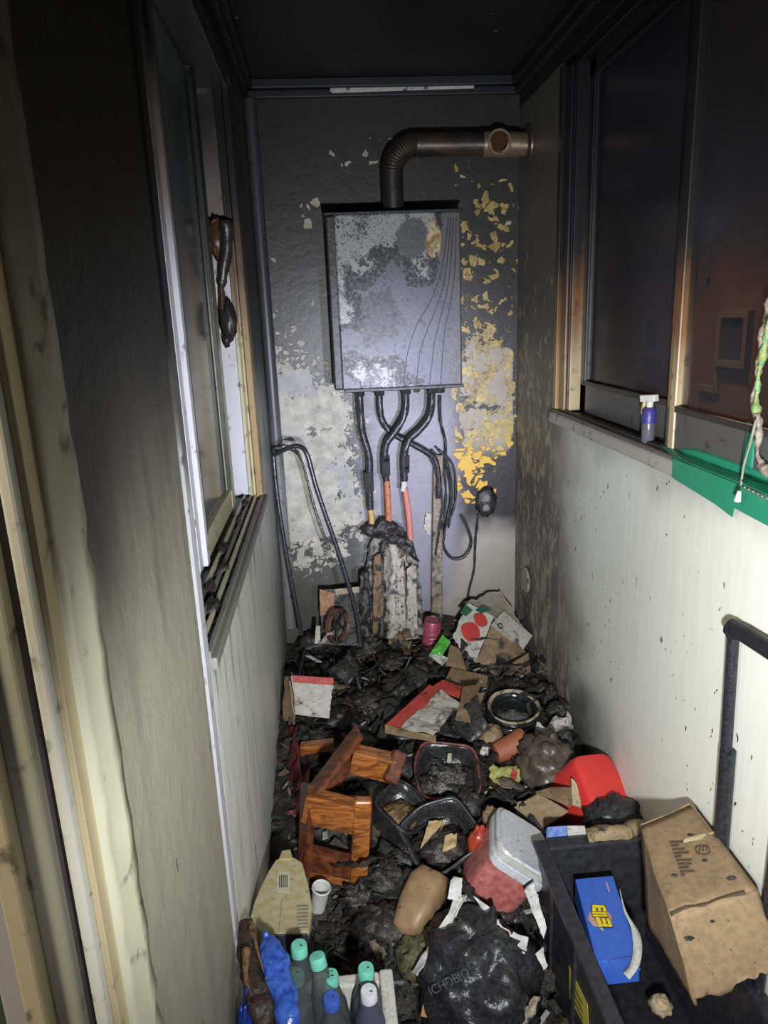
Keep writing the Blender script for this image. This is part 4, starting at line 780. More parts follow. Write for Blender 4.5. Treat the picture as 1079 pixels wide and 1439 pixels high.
# ---------------------------------------------------------------- small things right of the tubs
p = G(716, 1050, .02); t = Thing('clay_pot', 'broken orange clay pot lying on its side below the black pot', 'pot')
t.part('shell', lathe([(.026, -.05), (.030, -.048), (.038, .03), (.042, .035), (.042, .05), (.037, .05), (.034, .02)], p, (.95, .25, .15), 24, 2, .004, 3), gm('orange_clay', (.38, .12, .06), .6, soot=.25, sscale=20), smooth=True)
t.part('soil', blob(p + Vector((.045, .012, .008)), (.02, .03, .03), .4, 9, 2), CHAR, smooth=2); t.done()
t = Thing('snack_packet', 'crumpled yellow green packet with a red mark beside the clay pot', 'packet')
a = t.part('foil', panel(G(683, 1106, .01), G(718, 1112, .02), G(744, 1072, .04), G(688, 1076, .03), .004, 18, 14, .018, 30, 4, 'bl', .02), gm('yellow_green_foil', (.46, .44, .14), .35, soot=.30, sscale=30, col2=(.36, .38, .14)), smooth=2)
t.part('red_mark', panel(G(717, 1092, .034), G(725, 1096, .034), G(727, 1084, .04), G(720, 1080, .04), .003, 4, 4, .004, 30, 3), RDp, a); t.done()
solo('plastic_bag', blob(G(768, 1075, .03), (.085, .10, .085), .28, 7, 5, 36, 24), gm('murky_brown_bag', (.060, .048, .036), .35, soot=.25, sscale=9, bump=.5, col2=(.11, .09, .07)), 'murky brown plastic bag behind the red bin', 'bag', smooth=2)
for k, (a, b, r, lab) in enumerate(((690, 1035, .04, 'scorched brown paper bag left of the black pot'), (664, 1028, .03, 'small scorched paper lump beside the crushed carton'))):
    solo('paper_bag', blob(G(a, b, .01), (r, r, r*.9), .35, 9, 30+k, 26, 16), KD, lab, 'bag', smooth=2)
for k, (pts, lab) in enumerate((([(748, 1040), (766, 1044), (770, 1020), (752, 1014)], 'white torn scrap right of the black pot'), ([(762, 1030), (792, 1036), (800, 1008), (775, 1004)], 'pale crumpled paper near the right wall'), ([(672, 1058), (686, 1062), (686, 1046), (676, 1045)], 'small white scrap left of the clay pot'), ([(790, 1030), (806, 1022), (808, 996), (796, 1000)], 'upright pale scrap against the right wall'))):
    P = [G(a, b, .03 + .01*(i > 1)) for i, (a, b) in enumerate(pts)]; P = [Vector((min(q[0], XR-.01), q[1], q[2])) for q in P]
    solo('paper_scrap', panel(*P, .002, 10, 10, .014, 34, k, 'lt', .012), WPp, lab, 'scrap', 'pale scraps near the black pot', smooth=2)
# ================================================================== front of the heap
def corner_box(name_t, p, e1, e2, e3, sgn, scale=1.0): return p, trihedral(p, e1, e2, e3, sgn, scale)
# ---------------------------------------------------------------- red bin
p = G(800, 1060, .17); a, b, c = trihedral(p, (58, -6), (26, 76), (-22, 20), 1)
if (a.cross(b)).dot(CAM - p) * (-1) > 0 and c.dot(CAM - p) > 0: a, b, c = trihedral(p, (58, -6), (26, 76), (-22, 20), -1)
RED = gm('glossy_red_plastic', (.66, .045, .04), .25, soot=.0, sscale=12, bump=.05, col2=(.62, .04, .035), specks=False)
def rounded_tub(o, a, b, c, inset=.10, power=5.0, seg=48):
    """closed end at o+a/2+b/2, walls running along c and flaring out"""
    ctr = o + (a + b) * .5; V = []; Q = []
    prof = [(.80, .0), (.93, .02), (.985, .07), (1.0, .16), (1.05, .92), (1.12, .94), (1.12, 1.0), (1.04, 1.0), (.98, .9)]
    for r, h in prof:
        for j in range(seg):
            t_ = 2*math.pi*j/seg; cs, sn = math.cos(t_), math.sin(t_); k = (abs(cs)**power + abs(sn)**power) ** (-1/power)
            V.append(ctr + (a*cs + b*sn) * .5*r*k + c*h)
    for i in range(len(prof)-1):
        for j in range(seg): k2 = (j+1) % seg; Q.append((i*seg+j, (i+1)*seg+j, (i+1)*seg+k2, i*seg+k2))
    Q.append(tuple(range(seg))); return V, Q
t = Thing('red_bin', 'bright red plastic bin lying upside down by the right wall', 'bin')
t.part('tub', rounded_tub(p, a, b, c*2.6), RED, smooth=True)
hc = p + b*.42 + c*1.4 - a*.06; t.part('handle_lug', add(obox(hc - a*.04, a*.10, b*.34, c*.9)), RED, bevel=.008)
t.done()
t = Thing('corrugated_box_end', 'folded corrugated cardboard end leaning against the red bin', 'cardboard')
t.part('front_liner', panel(G(718, 1132, .05), G(762, 1165, .04), G(800, 1140, .07), G(752, 1112, .09), .005, 12, 10, .008, 18, 3, 'l', .012), KR, smooth=2)
t.part('corrugated_face', panel(G(752, 1113, .09), G(801, 1134, .075), G(806, 1106, .11), G(775, 1106, .11), .004, 26, 6, .003, 16, 4, corr=.004), KD)
t.part('torn_liner', panel(G(803, 1132, .08), G(818, 1136, .09), G(810, 1098, .14), G(803, 1090, .15), .003, 14, 14, .004, 20, 5, 'rt', .016), gm('pale_kraft', (.50, .40, .25), .65, soot=.14, sscale=20), smooth=2)
t.done()
# ---------------------------------------------------------------- lidded container
p = G(698, 1128, .16); a, b, c = trihedral(p, (66, 40), (-3, 58), (-38, 40), -1)
t = Thing('lidded_container', 'clear plastic container with frosted lid and pink contents, tipped over', 'container')
LID = gm('frosted_lid', (.48, .49, .45), .3, soot=.10, sscale=12, bump=.1, col2=(.42, .43, .40)); LRM = gm('clear_lid_rim', (.56, .57, .60), .25, soot=.2, sscale=30)
def slab(o, a, b, c, p0=6.0, seg=44, prof=((.97, 0), (1.0, .12), (1.0, .88), (.97, 1.0))):
    ctr = o + (a+b)*.5; V = []; Q = []
    for r, h in prof:
        for j in range(seg):
            t_ = 2*math.pi*j/seg; cs, sn = math.cos(t_), math.sin(t_); k = (abs(cs)**p0 + abs(sn)**p0) ** (-1/p0); V.append(ctr + (a*cs + b*sn)*.5*r*k + c*h)
    for i in range(len(prof)-1):
        for j in range(seg): k2 = (j+1) % seg; Q.append((i*seg+j, (i+1)*seg+j, (i+1)*seg+k2, i*seg+k2))
    Q.append(tuple(range(seg))); Q.append(tuple(reversed(range((len(prof)-1)*seg, len(prof)*seg)))); return V, Q
ld = t.part('lid', slab(p, a, b, c*.12), LID, smooth=True)
t.part('lid_ridge', slab(p - c*.05, a, b, c*.06, prof=((.86, 0), (.88, 0), (.92, 1), (.90, 1))), LRM, ld, smooth=True)
t.part('rim', slab(p + c*.12, a*1.02, b*1.02, c*.22), LRM, smooth=True)
t.part('body', slab(p + c*.32 + a*.03 + b*.03, a*.94, b*.94, c*1.15, prof=((1, 0), (.98, .8), (.92, .96), (.80, 1.0))), gm('pink_contents', (.50, .18, .16), .25, soot=.08, sscale=14, bump=.1, col2=(.36, .10, .09)), smooth=True)
t.done()
t = Thing('red_pouch', 'crumpled orange red pouch behind the lidded container', 'pouch')
t.part('pouch', blob(G(674, 1190, .06), (.030, .03, .055), .25, 7, 4, 24, 16), gm('orange_red_foil', (.42, .06, .03), .3, soot=.22, sscale=18), smooth=2); t.part('brown_top', blob(G(690, 1150, .07), (.022, .03, .03), .3, 8, 9, 20, 12), KD, smooth=2); t.done()
# ---------------------------------------------------------------- tan parcel, white scraps
a = G(590, 1268, .05); t = Thing('tan_parcel', 'smooth tan wrapped parcel in front of the melted tubs', 'parcel')
t.part('wrap', lathe([(.016, -.078), (.033, -.068), (.041, -.02), (.042, .04), (.036, .068), (.016, .076)], a, Vector((.55, .75, .35)), 36, 4.5, .012, 4), gm('tan_wrap', (.34, .22, .12), .45, soot=.26, sscale=9, bump=.15, col2=(.26, .17, .09)), smooth=2)
t.done()
SC = [([(577, 1362), (586, 1372), (640, 1300), (632, 1290)], .05, 'long white torn strip left of the black bag'), ([(600, 1330), (614, 1338), (657, 1262), (645, 1258)], .075, 'curled white strip beside the tan parcel'),
      ([(664, 1258), (690, 1276), (708, 1303), (688, 1297)], .08, 'white torn scrap under the pink container'), ([(700, 1290), (724, 1318), (744, 1338), (716, 1310)], .09, 'narrow white scrap along the right edge of the black bag'),
      ([(735, 1252), (752, 1240), (768, 1300), (764, 1322)], .10, 'tall white torn scrap right of the pink container'), ([(752, 1342), (764, 1330), (770, 1358), (764, 1364)], .10, 'small white scrap at the black crate side'),
      ([(628, 1262), (648, 1262), (650, 1234), (636, 1232)], .085, 'scribbled white paper scrap left of the pink container'), ([(712, 1318), (740, 1336), (744, 1316), (720, 1308)], .10, 'lower white scrap on the black bag shoulder')]
for k, (pts, dz, lab) in enumerate(SC):
    dz += .05
    solo('white_scrap', panel(*[G(q[0], q[1], dz + .012*(i in (1, 2))) for i, q in enumerate(pts)], .003, 10, 16, .014, 16, k, 'lr', .004), WHT, lab, 'scrap', 'white torn scraps around the black bag', smooth=2)
solo('mossy_lump', blob(G(588, 1345, .03), (.05, .06, .035), .4, 10, 6, 28, 18), gm('mossy_fibre', (.09, .085, .035), .7, soot=.45, sscale=40, bump=1.0, col2=(.16, .15, .08)), 'mossy brown fibre lump between parcel and foam box', 'debris', smooth=2)
# ---------------------------------------------------------------- black rubbish bag with embossed letters
cb = G(672, 1385, .02); BAG = gm('black_bag_film', (.016, .016, .018), .26, soot=.15, sscale=26, bump=.7, col2=(.035, .035, .038))
def bag(c, r, seed):
    V, Q = blob(c, r, .22, 5, seed, 64, 40)
    out = []
    for q in V:
        d = (q - c); w = noise.noise(Vector((d[0]*22, d[1]*60, d[2]*60)) + Vector((seed, 0, 0))) + .6*noise.noise(d*70); out.append(q + d.normalized()*.0035*w)
    return out, Q
t = Thing('rubbish_bag', 'bulging black rubbish bag with embossed letters at the bottom centre', 'bag')
bb = t.part('film', bag(cb, (.135, .145, .15), 4), BAG, smooth=2)
t.part('corner_knot', blob(cb + Vector((.0, .155, .085)), (.03, .04, .03), .4, 8, 6, 24, 14), BAG, smooth=2)
a = G(606, 1396, .125); b = G(660, 1368, .150); up = (G(600, 1384, .137) - a); nn = (b-a).cross(up).normalized()
if nn.dot(CAM - a) < 0: nn = -nn
t.part('embossed_letters', letters('ICHDBIO', a + nn*.012, b - a, up, nn), gm('embossed_grey', (.06, .065, .075), .35, soot=.3, sscale=60), bb); t.done()
solo('orange_scrap', panel(G(591, 1428, .06), G(600, 1430, .06), G(602, 1412, .07), G(594, 1412, .07), .003, 6, 6, .004), gm('orange_scrap_paper', (.40, .20, .08), .6, soot=.2, sscale=30), 'small orange scrap at the left foot of the black bag', 'scrap')
solo('ash_paper', panel(G(712, 1436, .07), G(740, 1440, .08), G(764, 1398, .09), G(750, 1396, .09), .003, 12, 12, .014, 30, 2, 'lrt', .016), gm('charred_pale_paper', (.34, .30, .22), .6, soot=.5, sscale=26), 'charred pale paper at the right foot of the black bag', 'paper', smooth=2)
# ---------------------------------------------------------------- cream carton at the left wall
Yc = 1.28
t = Thing('cream_carton', 'tapered cream carton with barcode label leaning on the left wall', 'carton')
CRM = gm('stained_cream_card', (.42, .37, .24), .5, soot=.20, sscale=14, col2=(.36, .30, .15))
ol = [(371, 1313), (434, 1311), (445, 1330), (439, 1275), (434, 1245), (425, 1212), (413, 1204), (404, 1203), (388, 1207), (377, 1224), (366, 1246), (357, 1268), (352, 1286), (357, 1300)]
def cy(py): return lerp(1.16, 1.40, (1315 - py) / 115.0)
def extr(pts, vec): 
    n = len(pts); V = list(pts) + [q + vec for q in pts]; Q = [tuple(range(n)), tuple(reversed(range(n, 2*n)))] + [(i, n+i, n+(i+1) % n, (i+1) % n) for i in range(n)]; return V, Q
f0, f1, f2 = WY(371, 1313, 1.165), WY(434, 1311, 1.165), WY(400, 1200, 1.38); fn = (f1-f0).cross(f2-f0).normalized()
if fn.dot(CAM - f0) < 0: fn = -fn
def onface(x, y, off=.0012): r = ray(x, y); return CAM + r*((f0-CAM).dot(fn)/r.dot(fn)) + fn*off
face = [onface(x, y, 0) for x, y in [q for q in ol if q != (445, 1330)]]
fc = t.part('front_panel', extr(face, -fn*.05), CRM, bevel=.003)
t.part('top_tab', extr([onface(391, 1209, .002), onface(412, 1208, .002), onface(408, 1194, .002), onface(396, 1196, .002)], -fn*.012), gm('yellowed_tab', (.40, .33, .16), .5, soot=.1), bevel=.002)
t.part('dark_base', extr([WY(372, 1314, 1.155), WY(434, 1312, 1.155), WY(436, 1346, 1.14), WY(374, 1348, 1.14)], -fn*.05), gm('navy_base', (.012, .013, .03), .4, soot=.1), bevel=.002)
_b = [WY(372, 1346, 1.14), WY(436, 1344, 1.14)]; t.part('lower_body', extr([Vector((p_[0], 1.145, p_[2]+.01)) for p_ in _b] + [Vector((_b[1][0], 1.165, .04)), Vector((_b[0][0], 1.165, .04))], Vector((0, .05, 0))), gm('navy_base', (.012, .013, .03)), bevel=.002)
lb = t.part('label', panel(onface(388, 1254), onface(407, 1256), onface(408, 1225), onface(390, 1226), .0008, 2, 2), gm('label_cream', (.52, .48, .34), .5, soot=.0, specks=False), fc)
t.part('barcode', add(*[panel(onface(392 + 2.6*k, 1248, .0026), onface(393.4 + 2.6*k, 1248, .0026), onface(393.8 + 2.6*k, 1231, .0026), onface(392.4 + 2.6*k, 1231, .0026), .0006, 1, 1) for k in range(5)]), gm('barcode_ink', (.05, .08, .06), .6, soot=.0, specks=False), lb, kind='stuff')
t.part('print_lines', add(*[panel(onface(417, 1305 - 5*k), onface(433, 1304 - 5*k), onface(433, 1302 - 5*k), onface(417, 1303 - 5*k), .0006, 1, 1) for k in range(7)]), gm('grey_print', (.20, .19, .14), .6, soot=.0, specks=False), fc, kind='stuff')
t.part('crease', panel(onface(391, 1311), onface(392, 1311), onface(397, 1262), onface(396, 1262), .0006, 1, 1), gm('grey_crease', (.26, .23, .15), .6, soot=.0), fc); t.done()
a = G(449, 1262, .05); t = Thing('foam_cup', 'small white foam cup beside the cream carton', 'cup')
t.part('wall', lathe([(.014, -.035), (.017, -.033), (.021, .03), (.0225, .034), (.020, .034), (.015, -.025)], a, (.2, -.1, 1), 20), WHT, smooth=True); t.part('rim', lathe([(.0215, .030), (.0235, .033), (.0215, .036), (.0195, .033), (.0215, .030)], a, (.2, -.1, 1), 20, cap=False), WHT, smooth=True); t.done()
# ---------------------------------------------------------------- foam box with bottles
FM = gm('white_foam', (.60, .59, .54), .6, soot=.16, sscale=40, bump=.4)
fx0, fx1, fy0, fy1, fz0, fz1 = -.135, .062, .78, 1.115, .05, .285
t = Thing('foam_box', 'white foam box holding plastic bottles at the bottom left', 'box')
t.part('base', bx(fx0, fx1, fy0, fy1, fz0-.045, fz0), FM, bevel=.004)
t.part('right_wall', bx(fx1-.026, fx1, fy0, fy1, fz0, fz1), FM, bevel=.005); t.part('left_wall', bx(fx0, fx0+.026, fy0, fy1, fz0, fz1-.02), FM, bevel=.005)
t.part('back_wall', bx(fx0+.026, fx1-.026, fy1-.026, fy1, fz0, fz1-.004), FM, bevel=.005); t.part('front_wall', bx(fx0+.026, fx1-.026, fy0, fy0+.026, fz0, fz1), FM, bevel=.005); t.done()
MINT = gm('mint_cap', (.17, .55, .42), .4, soot=.06, sscale=30, bump=.1, col2=(.15, .50, .38)); BLUC = gm('blue_cap', (.06, .12, .50), .4, soot=.06, sscale=30, bump=.1); WHC = gm('white_cap', (.66, .66, .68), .4, soot=.06, sscale=30, bump=.1)
def pet(name, col):
    m = Mat(name); v = m.vec('Object'); m.out(col, .12, 0, m.noise(v, 30, 3), .15, .002, Transmission_Weight=.92, IOR=1.12); return m.mat
PET = pet('grey_pet', (.62, .66, .66)); PETL = pet('lilac_pet', (.62, .62, .92))
for k, (a, b, D, cm, pm, tilt, lab) in enumerate(((420, 1328, 1.30, MINT, PET, (.0, .05), 'rearmost bottle with mint cap, beside the dark carton base'), (445, 1344, 1.30, MINT, PET, (-.18, .22), 'tilted bottle with mint cap in the second row of the foam box'), (415, 1367, 1.31, MINT, PET, (.05, .0), 'leftmost bottle with pale mint cap beside the blue bag'), (464, 1370, 1.30, MINT, PET, (.0, .0), 'middle bottle with mint cap covered in black specks'), (514, 1360, 1.32, MINT, PET, (.0, .05), 'rightmost bottle with mint cap by the foam wall'), (465, 1402, 1.27, BLUC, PET, (.0, .0), 'bottle with the only blue cap in the foam box'), (518, 1392, 1.27, WHC, PETL, (.0, .0), 'lilac bottle with the only white cap in the foam box'))):
    kk = Vector((a-CX, b-CY, F)) / F * D; top = CAM + Vector((AX_R.dot(kk), AX_D.dot(kk), AX_U.dot(kk))); ax = Vector((tilt[0], tilt[1], 1)).normalized()
    t = Thing('plastic_bottle', lab, 'bottle', 'bottles in the white foam box'); o = top - ax*.012
    L = (top[2] - .054) / ax[2] - .005
    t.part('body', lathe([(.022, -L), (.031, -L+.006), (.032, -L+.04), (.030, -L+.07), (.032, -L+.10), (.031, -.085), (.026, -.05), (.016, -.022), (.0125, -.012), (.0125, .0)], o, ax, 24), pm, smooth=True)
    t.part('neck_ring', lathe([(.0155, -.012), (.0158, -.010), (.0155, -.008)], o, ax, 24), pm, smooth=True)
    cp = t.part('cap', lathe([(.0148, -.007), (.0150, -.006), (.0148, .010), (.0135, .0135), (.008, .014)], o, ax, 28), cm, smooth=True)
    t.part('soot_speck', blob(o + ax*.0138 + Vector((.004, -.003 + .002*(k % 3), 0)), (.003 + .0015*(k == 3), .002, .0008), .4, 8, k, 10, 6), CHAR, cp)
    if k == 3:
        for dx, dy in ((-.006, .004), (-.003, -.006), (.003, .006)): t.part('soot_speck', blob(o + ax*.0138 + Vector((dx, dy, 0)), (.0022, .0018, .0008), .4, 8, k+2, 10, 6), CHAR, cp)
    t.done()
t = Thing('charred_plank', 'charred split wooden plank standing at the left wall', 'wood')
a, b = Vector((-.196, 1.13, .335)), Vector((-.150, .94, .06))
WCH = gm('charred_wood', (.020, .014, .011), .5, soot=.45, sscale=22, bump=1.0, col2=(.06, .032, .018)); WSP = gm('split_wood', (.20, .10, .045), .55, soot=.42, sscale=26, bump=.8)
t.part('plank', tube([WZ(344, 1294, .425), WZ(350, 1340, .415), WZ(362, 1400, .40), WZ(374, 1450, .36), WZ(374, 1450, .36) + Vector((.0, -.03, -.34))], lambda u: .008 + .012*math.sin(min(1, u*2+.1)*1.57), 14, 12, .007, 3, .7), WCH, smooth=2)
t.part('splinter', tube([WZ(352, 1294, .445), WZ(360, 1330, .445), WZ(374, 1376, .43)], lambda u: .006*(1.1-u), 8, 6, .004, 5), WSP, smooth=2); t.part('splinter', tube([WZ(346, 1335, .44), WZ(346, 1375, .43), WZ(354, 1400, .42)], lambda u: .008*(1.1-u), 8, 6, .004, 8), WSP, smooth=2)
t.done()
BLUP = gm('blue_film', (.02, .055, .30), .2, soot=.05, sscale=18, bump=.6, col2=(.05, .13, .52))
t = Thing('blue_bag', 'crumpled blue plastic bag hanging between plank and foam box', 'bag')
t.part('film', tube([WZ(375, 1318, .42), WZ(383, 1340, .42), WZ(391, 1372, .41), WZ(401, 1402, .40), WZ(406, 1445, .38), WZ(406, 1445, .38) + Vector((-.006, -.035, -.12)), WZ(406, 1445, .38) + Vector((-.012, -.045, -.37))], lambda u: .006 + .019*math.sin(min(1, u*2.6+.1)*2.1)*(1-.1*u), 18, 10, .005, 6, .6), BLUP, smooth=2); t.part('tied_neck', blob(WZ(374, 1317, .422), (.007, .007, .012), .3, 8, 3), BLUP, smooth=2); t.done()
solo('blue_bundle', blob(WZ(352, 1430, .36) - Vector((0, 0, .155)), (.030, .045, .20), .16, 8, 11, 36, 24), gm('dark_blue_film', (.012, .03, .22), .25, soot=.1, sscale=18, bump=.7, col2=(.02, .05, .30)), 'dark blue plastic bundle in the bottom left corner', 'bag', smooth=2)
# ---------------------------------------------------------------- black crate with things in it
CR = gm('black_crate_plastic', (.020, .020, .024), .35, soot=.2, sscale=14, bump=.15, col2=(.034, .034, .040))
kx0, kx1, ky0, ky1, kz = .430, .712, .80, 1.385, .300
t = Thing('black_crate', 'large black plastic crate with a yellow label at the bottom right', 'crate')
t.part('base', bx(kx0, kx1, ky0, ky1, .004, .02), CR)
t.part('left_wall', bx(kx0, kx0+.018, ky0, ky1, .02, kz), CR, bevel=.004); t.part('right_wall', bx(kx1-.018, kx1, ky0, ky1, .02, kz), CR, bevel=.004)
t.part('back_wall', bx(kx0+.018, kx1-.018, ky1-.018, ky1, .02, kz), CR, bevel=.004); t.part('front_wall', bx(kx0+.018, kx1-.018, ky0, ky0+.018, .02, kz), CR, bevel=.004)
t.part('rim', add(bx(kx0-.012, kx0+.02, ky0-.012, ky1+.012, kz-.008, kz+.006), bx(kx1-.02, kx1+.008, ky0-.012, ky1+.012, kz-.008, kz+.006), bx(kx0+.02, kx1-.02, ky1-.02, ky1+.012, kz-.008, kz+.006), bx(kx0+.02, kx1-.02, ky0-.012, ky0+.02, kz-.008, kz+.006)), CR, bevel=.004)
for yy in (1.12, 1.27): t.part('rib', bx(kx0-.008, kx0, yy-.006, yy+.006, .03, kz-.008), CR, bevel=.002)
lx = kx0 - .0015; P4 = [WX(a, b, lx) for a, b in ((801, 1402), (828, 1455), (826, 1412), (800, 1357))]
yl = t.part('yellow_label', panel(*P4, -.001, 2, 2), gm('yellow_label_paper', (.44, .40, .07), .5, soot=.12, sscale=40), bevel=0)
dn = P4[0]-P4[3]; al = P4[2]-P4[3]
t.part('label_print', add(*[panel(P4[3] + al*.2 + dn*(.25+.22*k) + Vector((-.0018, 0, 0)), P4[3] + al*.75 + dn*(.25+.22*k) + Vector((-.0018, 0, 0)), P4[3] + al*.75 + dn*(.34+.22*k) + Vector((-.0018, 0, 0)), P4[3] + al*.2 + dn*(.34+.22*k) + Vector((-.0018, 0, 0)), .0005, 1, 1) for k in range(3)]), gm('label_dark_print', (.10, .10, .03), .6, soot=.0, specks=False), yl, kind='stuff')
t.done()
# blue box with the yellow lettered badge
q0, q1, q2, q3 = WY(808, 1235, 1.30), WY(861, 1230, 1.30), WY(890, 1345, 1.075), WY(838, 1352, 1.075)
t = Thing('blue_box', 'blue printed box with yellow lettered badge standing in the black crate', 'box')
BB = gm('blue_box_print', (.045, .13, .56), .4, soot=.03, sscale=20, bump=.05, col2=(.04, .115, .50)); bn = (q1-q0).cross(q3-q0).normalized(); bn = bn if bn.dot(CAM-q0) > 0 else -bn
body = t.part('body', obox(q0, q1-q0, q3-q0, -bn*.055), BB, bevel=.002)
t.part('lower_flap', panel(q3 + (q2-q3)*.3, q2, q2 + (q2-q1)*.14 + (q2-q3)*.1, q3 + (q3-q0)*.20 + (q2-q3)*.45, .002, 4, 4, .002), BB)
def onb(x, y, off): r = ray(x, y); s = (q0-CAM).dot(bn)/r.dot(bn); return CAM + r*s + bn*off
bc = onb(843, 1291, .001); bu = (q1-q0).normalized(); bv = (q0-q3).normalized()
bd = t.part('badge', (lambda g: ([bc + bu*p_[0] + bv*p_[1] + bn*p_[2] for p_ in g[0]], g[1]))(lathe([(.0255, 0), (.0255, .0008)], (0, 0, 0), (0, 0, 1), 8, 2)), gm('badge_orange', (.50, .16, .06), .45, soot=.0, col2=(.45, .34, .34), sscale=40, specks=False), body)
YL_ = gm('badge_yellow', (.78, .62, .02), .45, soot=.0, specks=False, bump=.0); KL_ = gm('badge_black', (.015, .015, .015), .5, soot=.0, specks=False, bump=.0)
# the lettering: two comb-shaped characters facing each other with two bars between them
def ink(name, pts, off, grow, mt):
    c_ = Vector((sum(p[0] for p in pts)/len(pts), sum(p[1] for p in pts)/len(pts))); P = [onb(p[0] + (grow if p[0] > c_[0] else -grow), p[1] + (grow if p[1] > c_[1] else -grow), off) for p in pts]
    t.part(name, extr(P, -bn*.0005) if (P[1]-P[0]).cross(P[2]-P[0]).dot(bn) > 0 else extr(list(reversed(P)), -bn*.0005), mt, bd)
for q in ([(832, 1274), (849, 1275), (851, 1278), (832, 1277.6)], [(832, 1276.5), (836.5, 1276.5), (837.5, 1282.5), (832.2, 1282.5)], [(839.5, 1276.5), (843, 1276.5), (844.2, 1282.5), (840.5, 1282.5)], [(846.5, 1277), (850.5, 1277), (852.2, 1283), (847.5, 1283)],
          [(832, 1283.6), (852, 1284.4), (852.8, 1286.6), (832, 1286)], [(832.4, 1287.4), (853, 1288), (853.8, 1290.4), (833, 1289.8)],
          [(836.5, 1291.4), (841, 1291.4), (846.5, 1305), (842, 1305)], [(845, 1292.2), (849, 1292.2), (852.5, 1301.5), (848, 1301.5)], [(852, 1293), (856, 1293), (860, 1302), (854.5, 1302)], [(845, 1300.8), (859, 1301), (860.5, 1304.6), (847, 1304.4)]):
    ink('letter_outline', q, .0030, .9, KL_); ink('letter', q, .0042, 0, YL_)
ink('letter_tail', [(842.5, 1306.5), (847, 1306), (848, 1310.5), (845, 1309.5)], .0042, 0, gm('badge_grey', (.45, .45, .40), .5, soot=0, specks=False))
t.part('small_print', panel(onb(851, 1241, .001), onb(853, 1241, .001), onb(857, 1254, .001), onb(855, 1254, .001), .0005, 1, 1), gm('pink_print', (.55, .35, .55), .5, soot=0, specks=False), body); t.done()
solo('white_strap', (lambda P: (lambda L, R_: (L + R_ + [p - bn*.002 for p in L] + [p - bn*.002 for p in R_], [(i, i+1, len(L)+i+1, len(L)+i) for i in range(len(L)-1)] + [(2*len(L)+i, 3*len(L)+i, 3*len(L)+i+1, 2*len(L)+i+1) for i in range(len(L)-1)] + [(i, 2*len(L)+i, 2*len(L)+i+1, i+1) for i in range(len(L)-1)] + [(len(L)+i, len(L)+i+1, 3*len(L)+i+1, 3*len(L)+i) for i in range(len(L)-1)]))(smoothpts([p[0] for p in P], 6), smoothpts([p[1] for p in P], 6)))([(onb(a, b, .012), onb(c, d, .012)) for a, b, c, d in ((870, 1256, 871, 1257), (876, 1285, 880, 1288), (886, 1310, 897, 1316), (889, 1338, 902, 1338), (886, 1360, 898, 1364), (876, 1374, 884, 1384))]), gm('white_strap_plastic', (.62, .62, .60), .4, soot=.1, sscale=30), 'curved white strap lying over the blue box', 'strap', smooth=2)
t = Thing('blue_packet', 'blue and white packet standing behind the black crate', 'packet')
t.part('blue_face', panel(WZ(769, 1202, .265), WZ(800, 1196, .265), WZ(796, 1160, .305), WZ(769, 1162, .305), .012, 4, 4, .003, 20, 2), gm('pale_blue_print', (.06, .13, .42), .4, soot=.2, sscale=24, col2=(.16, .24, .48)), bevel=.002)
t.part('white_face', panel(WZ(800, 1196, .265), WZ(828, 1196, .265), WZ(822, 1160, .305), WZ(796, 1160, .305), .012, 4, 4, .003, 20, 4), gm('pale_print', (.42, .42, .40), .4, soot=.3, sscale=24), bevel=.002); t.done()
solo('burnt_roll', tube([WZ(826, 1178, .30), WZ(860, 1172, .31), WZ(902, 1166, .30)], .020, 14, 6, .010, 4), gm('burnt_tan_roll', (.30, .22, .12), .6, soot=.48, sscale=26, bump=.9), 'burnt tan paper roll along the back of the black crate', 'roll', smooth=2)
solo('dark_bag', blob(G(862, 1150, .10), (.075, .055, .05), .25, 7, 14, 30, 18), BAG, 'sagging black plastic bag under the red bin', 'bag', smooth=2)
# ---------------------------------------------------------------- big cardboard box
A, B, Cc, D_ = WZ(900, 1160, .470), WZ(1013, 1172, .525), WZ(1064, 1250, .510), WZ(941, 1289, .480)
B = A + (Cc - D_) * 1.06; B[0] = min(B[0], .705); Cc[0] = min(Cc[0], .70)
E1, E2 = WY(978, 1412, D_[1]-.045), WY(1108, 1366, .93); E2[0] = min(E2[0], .722)
t = Thing('cardboard_box', 'large brown cardboard box with torn lower edge leaning in the black crate', 'box')
tp = t.part('top_panel', panel(D_, Cc, B, A, .005, 12, 12, .004, 9, 3), KR, smooth=2)
t.part('front_panel', panel(E1, E2, Cc, D_, .005, 22, 16, .006, 9, 5, 'b', .012), KR, smooth=2)
L0, L1 = WY(906, 1290, 1.16), WY(930, 1375, D_[1]-.02)
t.part('left_panel', panel(WY(908, 1300, 1.17), WY(976, 1413, D_[1]-.047), D_, A, .005, 10, 10, .004, 9, 6), KD if False else KR, smooth=2)
t.part('raised_flap', panel(A + Vector((0, .004, 0)), B + Vector((-.004, .004, 0)), WY(991, 1139, B[1]+.035), WY(905, 1153, A[1]+.02), .004, 12, 6, .004, 12, 8, 't', .006), KR, smooth=2)
t.part('right_panel', panel(Cc, Cc + Vector((.004, 0, -.18)), B + Vector((.002, 0, -.18)), B, .005, 4, 4), KR)
INK = gm('brown_ink', (.09, .06, .035), .7, soot=.0, specks=False, bump=.0); tn = (Cc-D_).cross(A-D_).normalized(); tn = tn if tn[2] > 0 else -tn
def ont(x, y, off=.0055): r = ray(x, y); s = (D_-CAM).dot(tn)/r.dot(tn); return CAM + r*s + tn*off
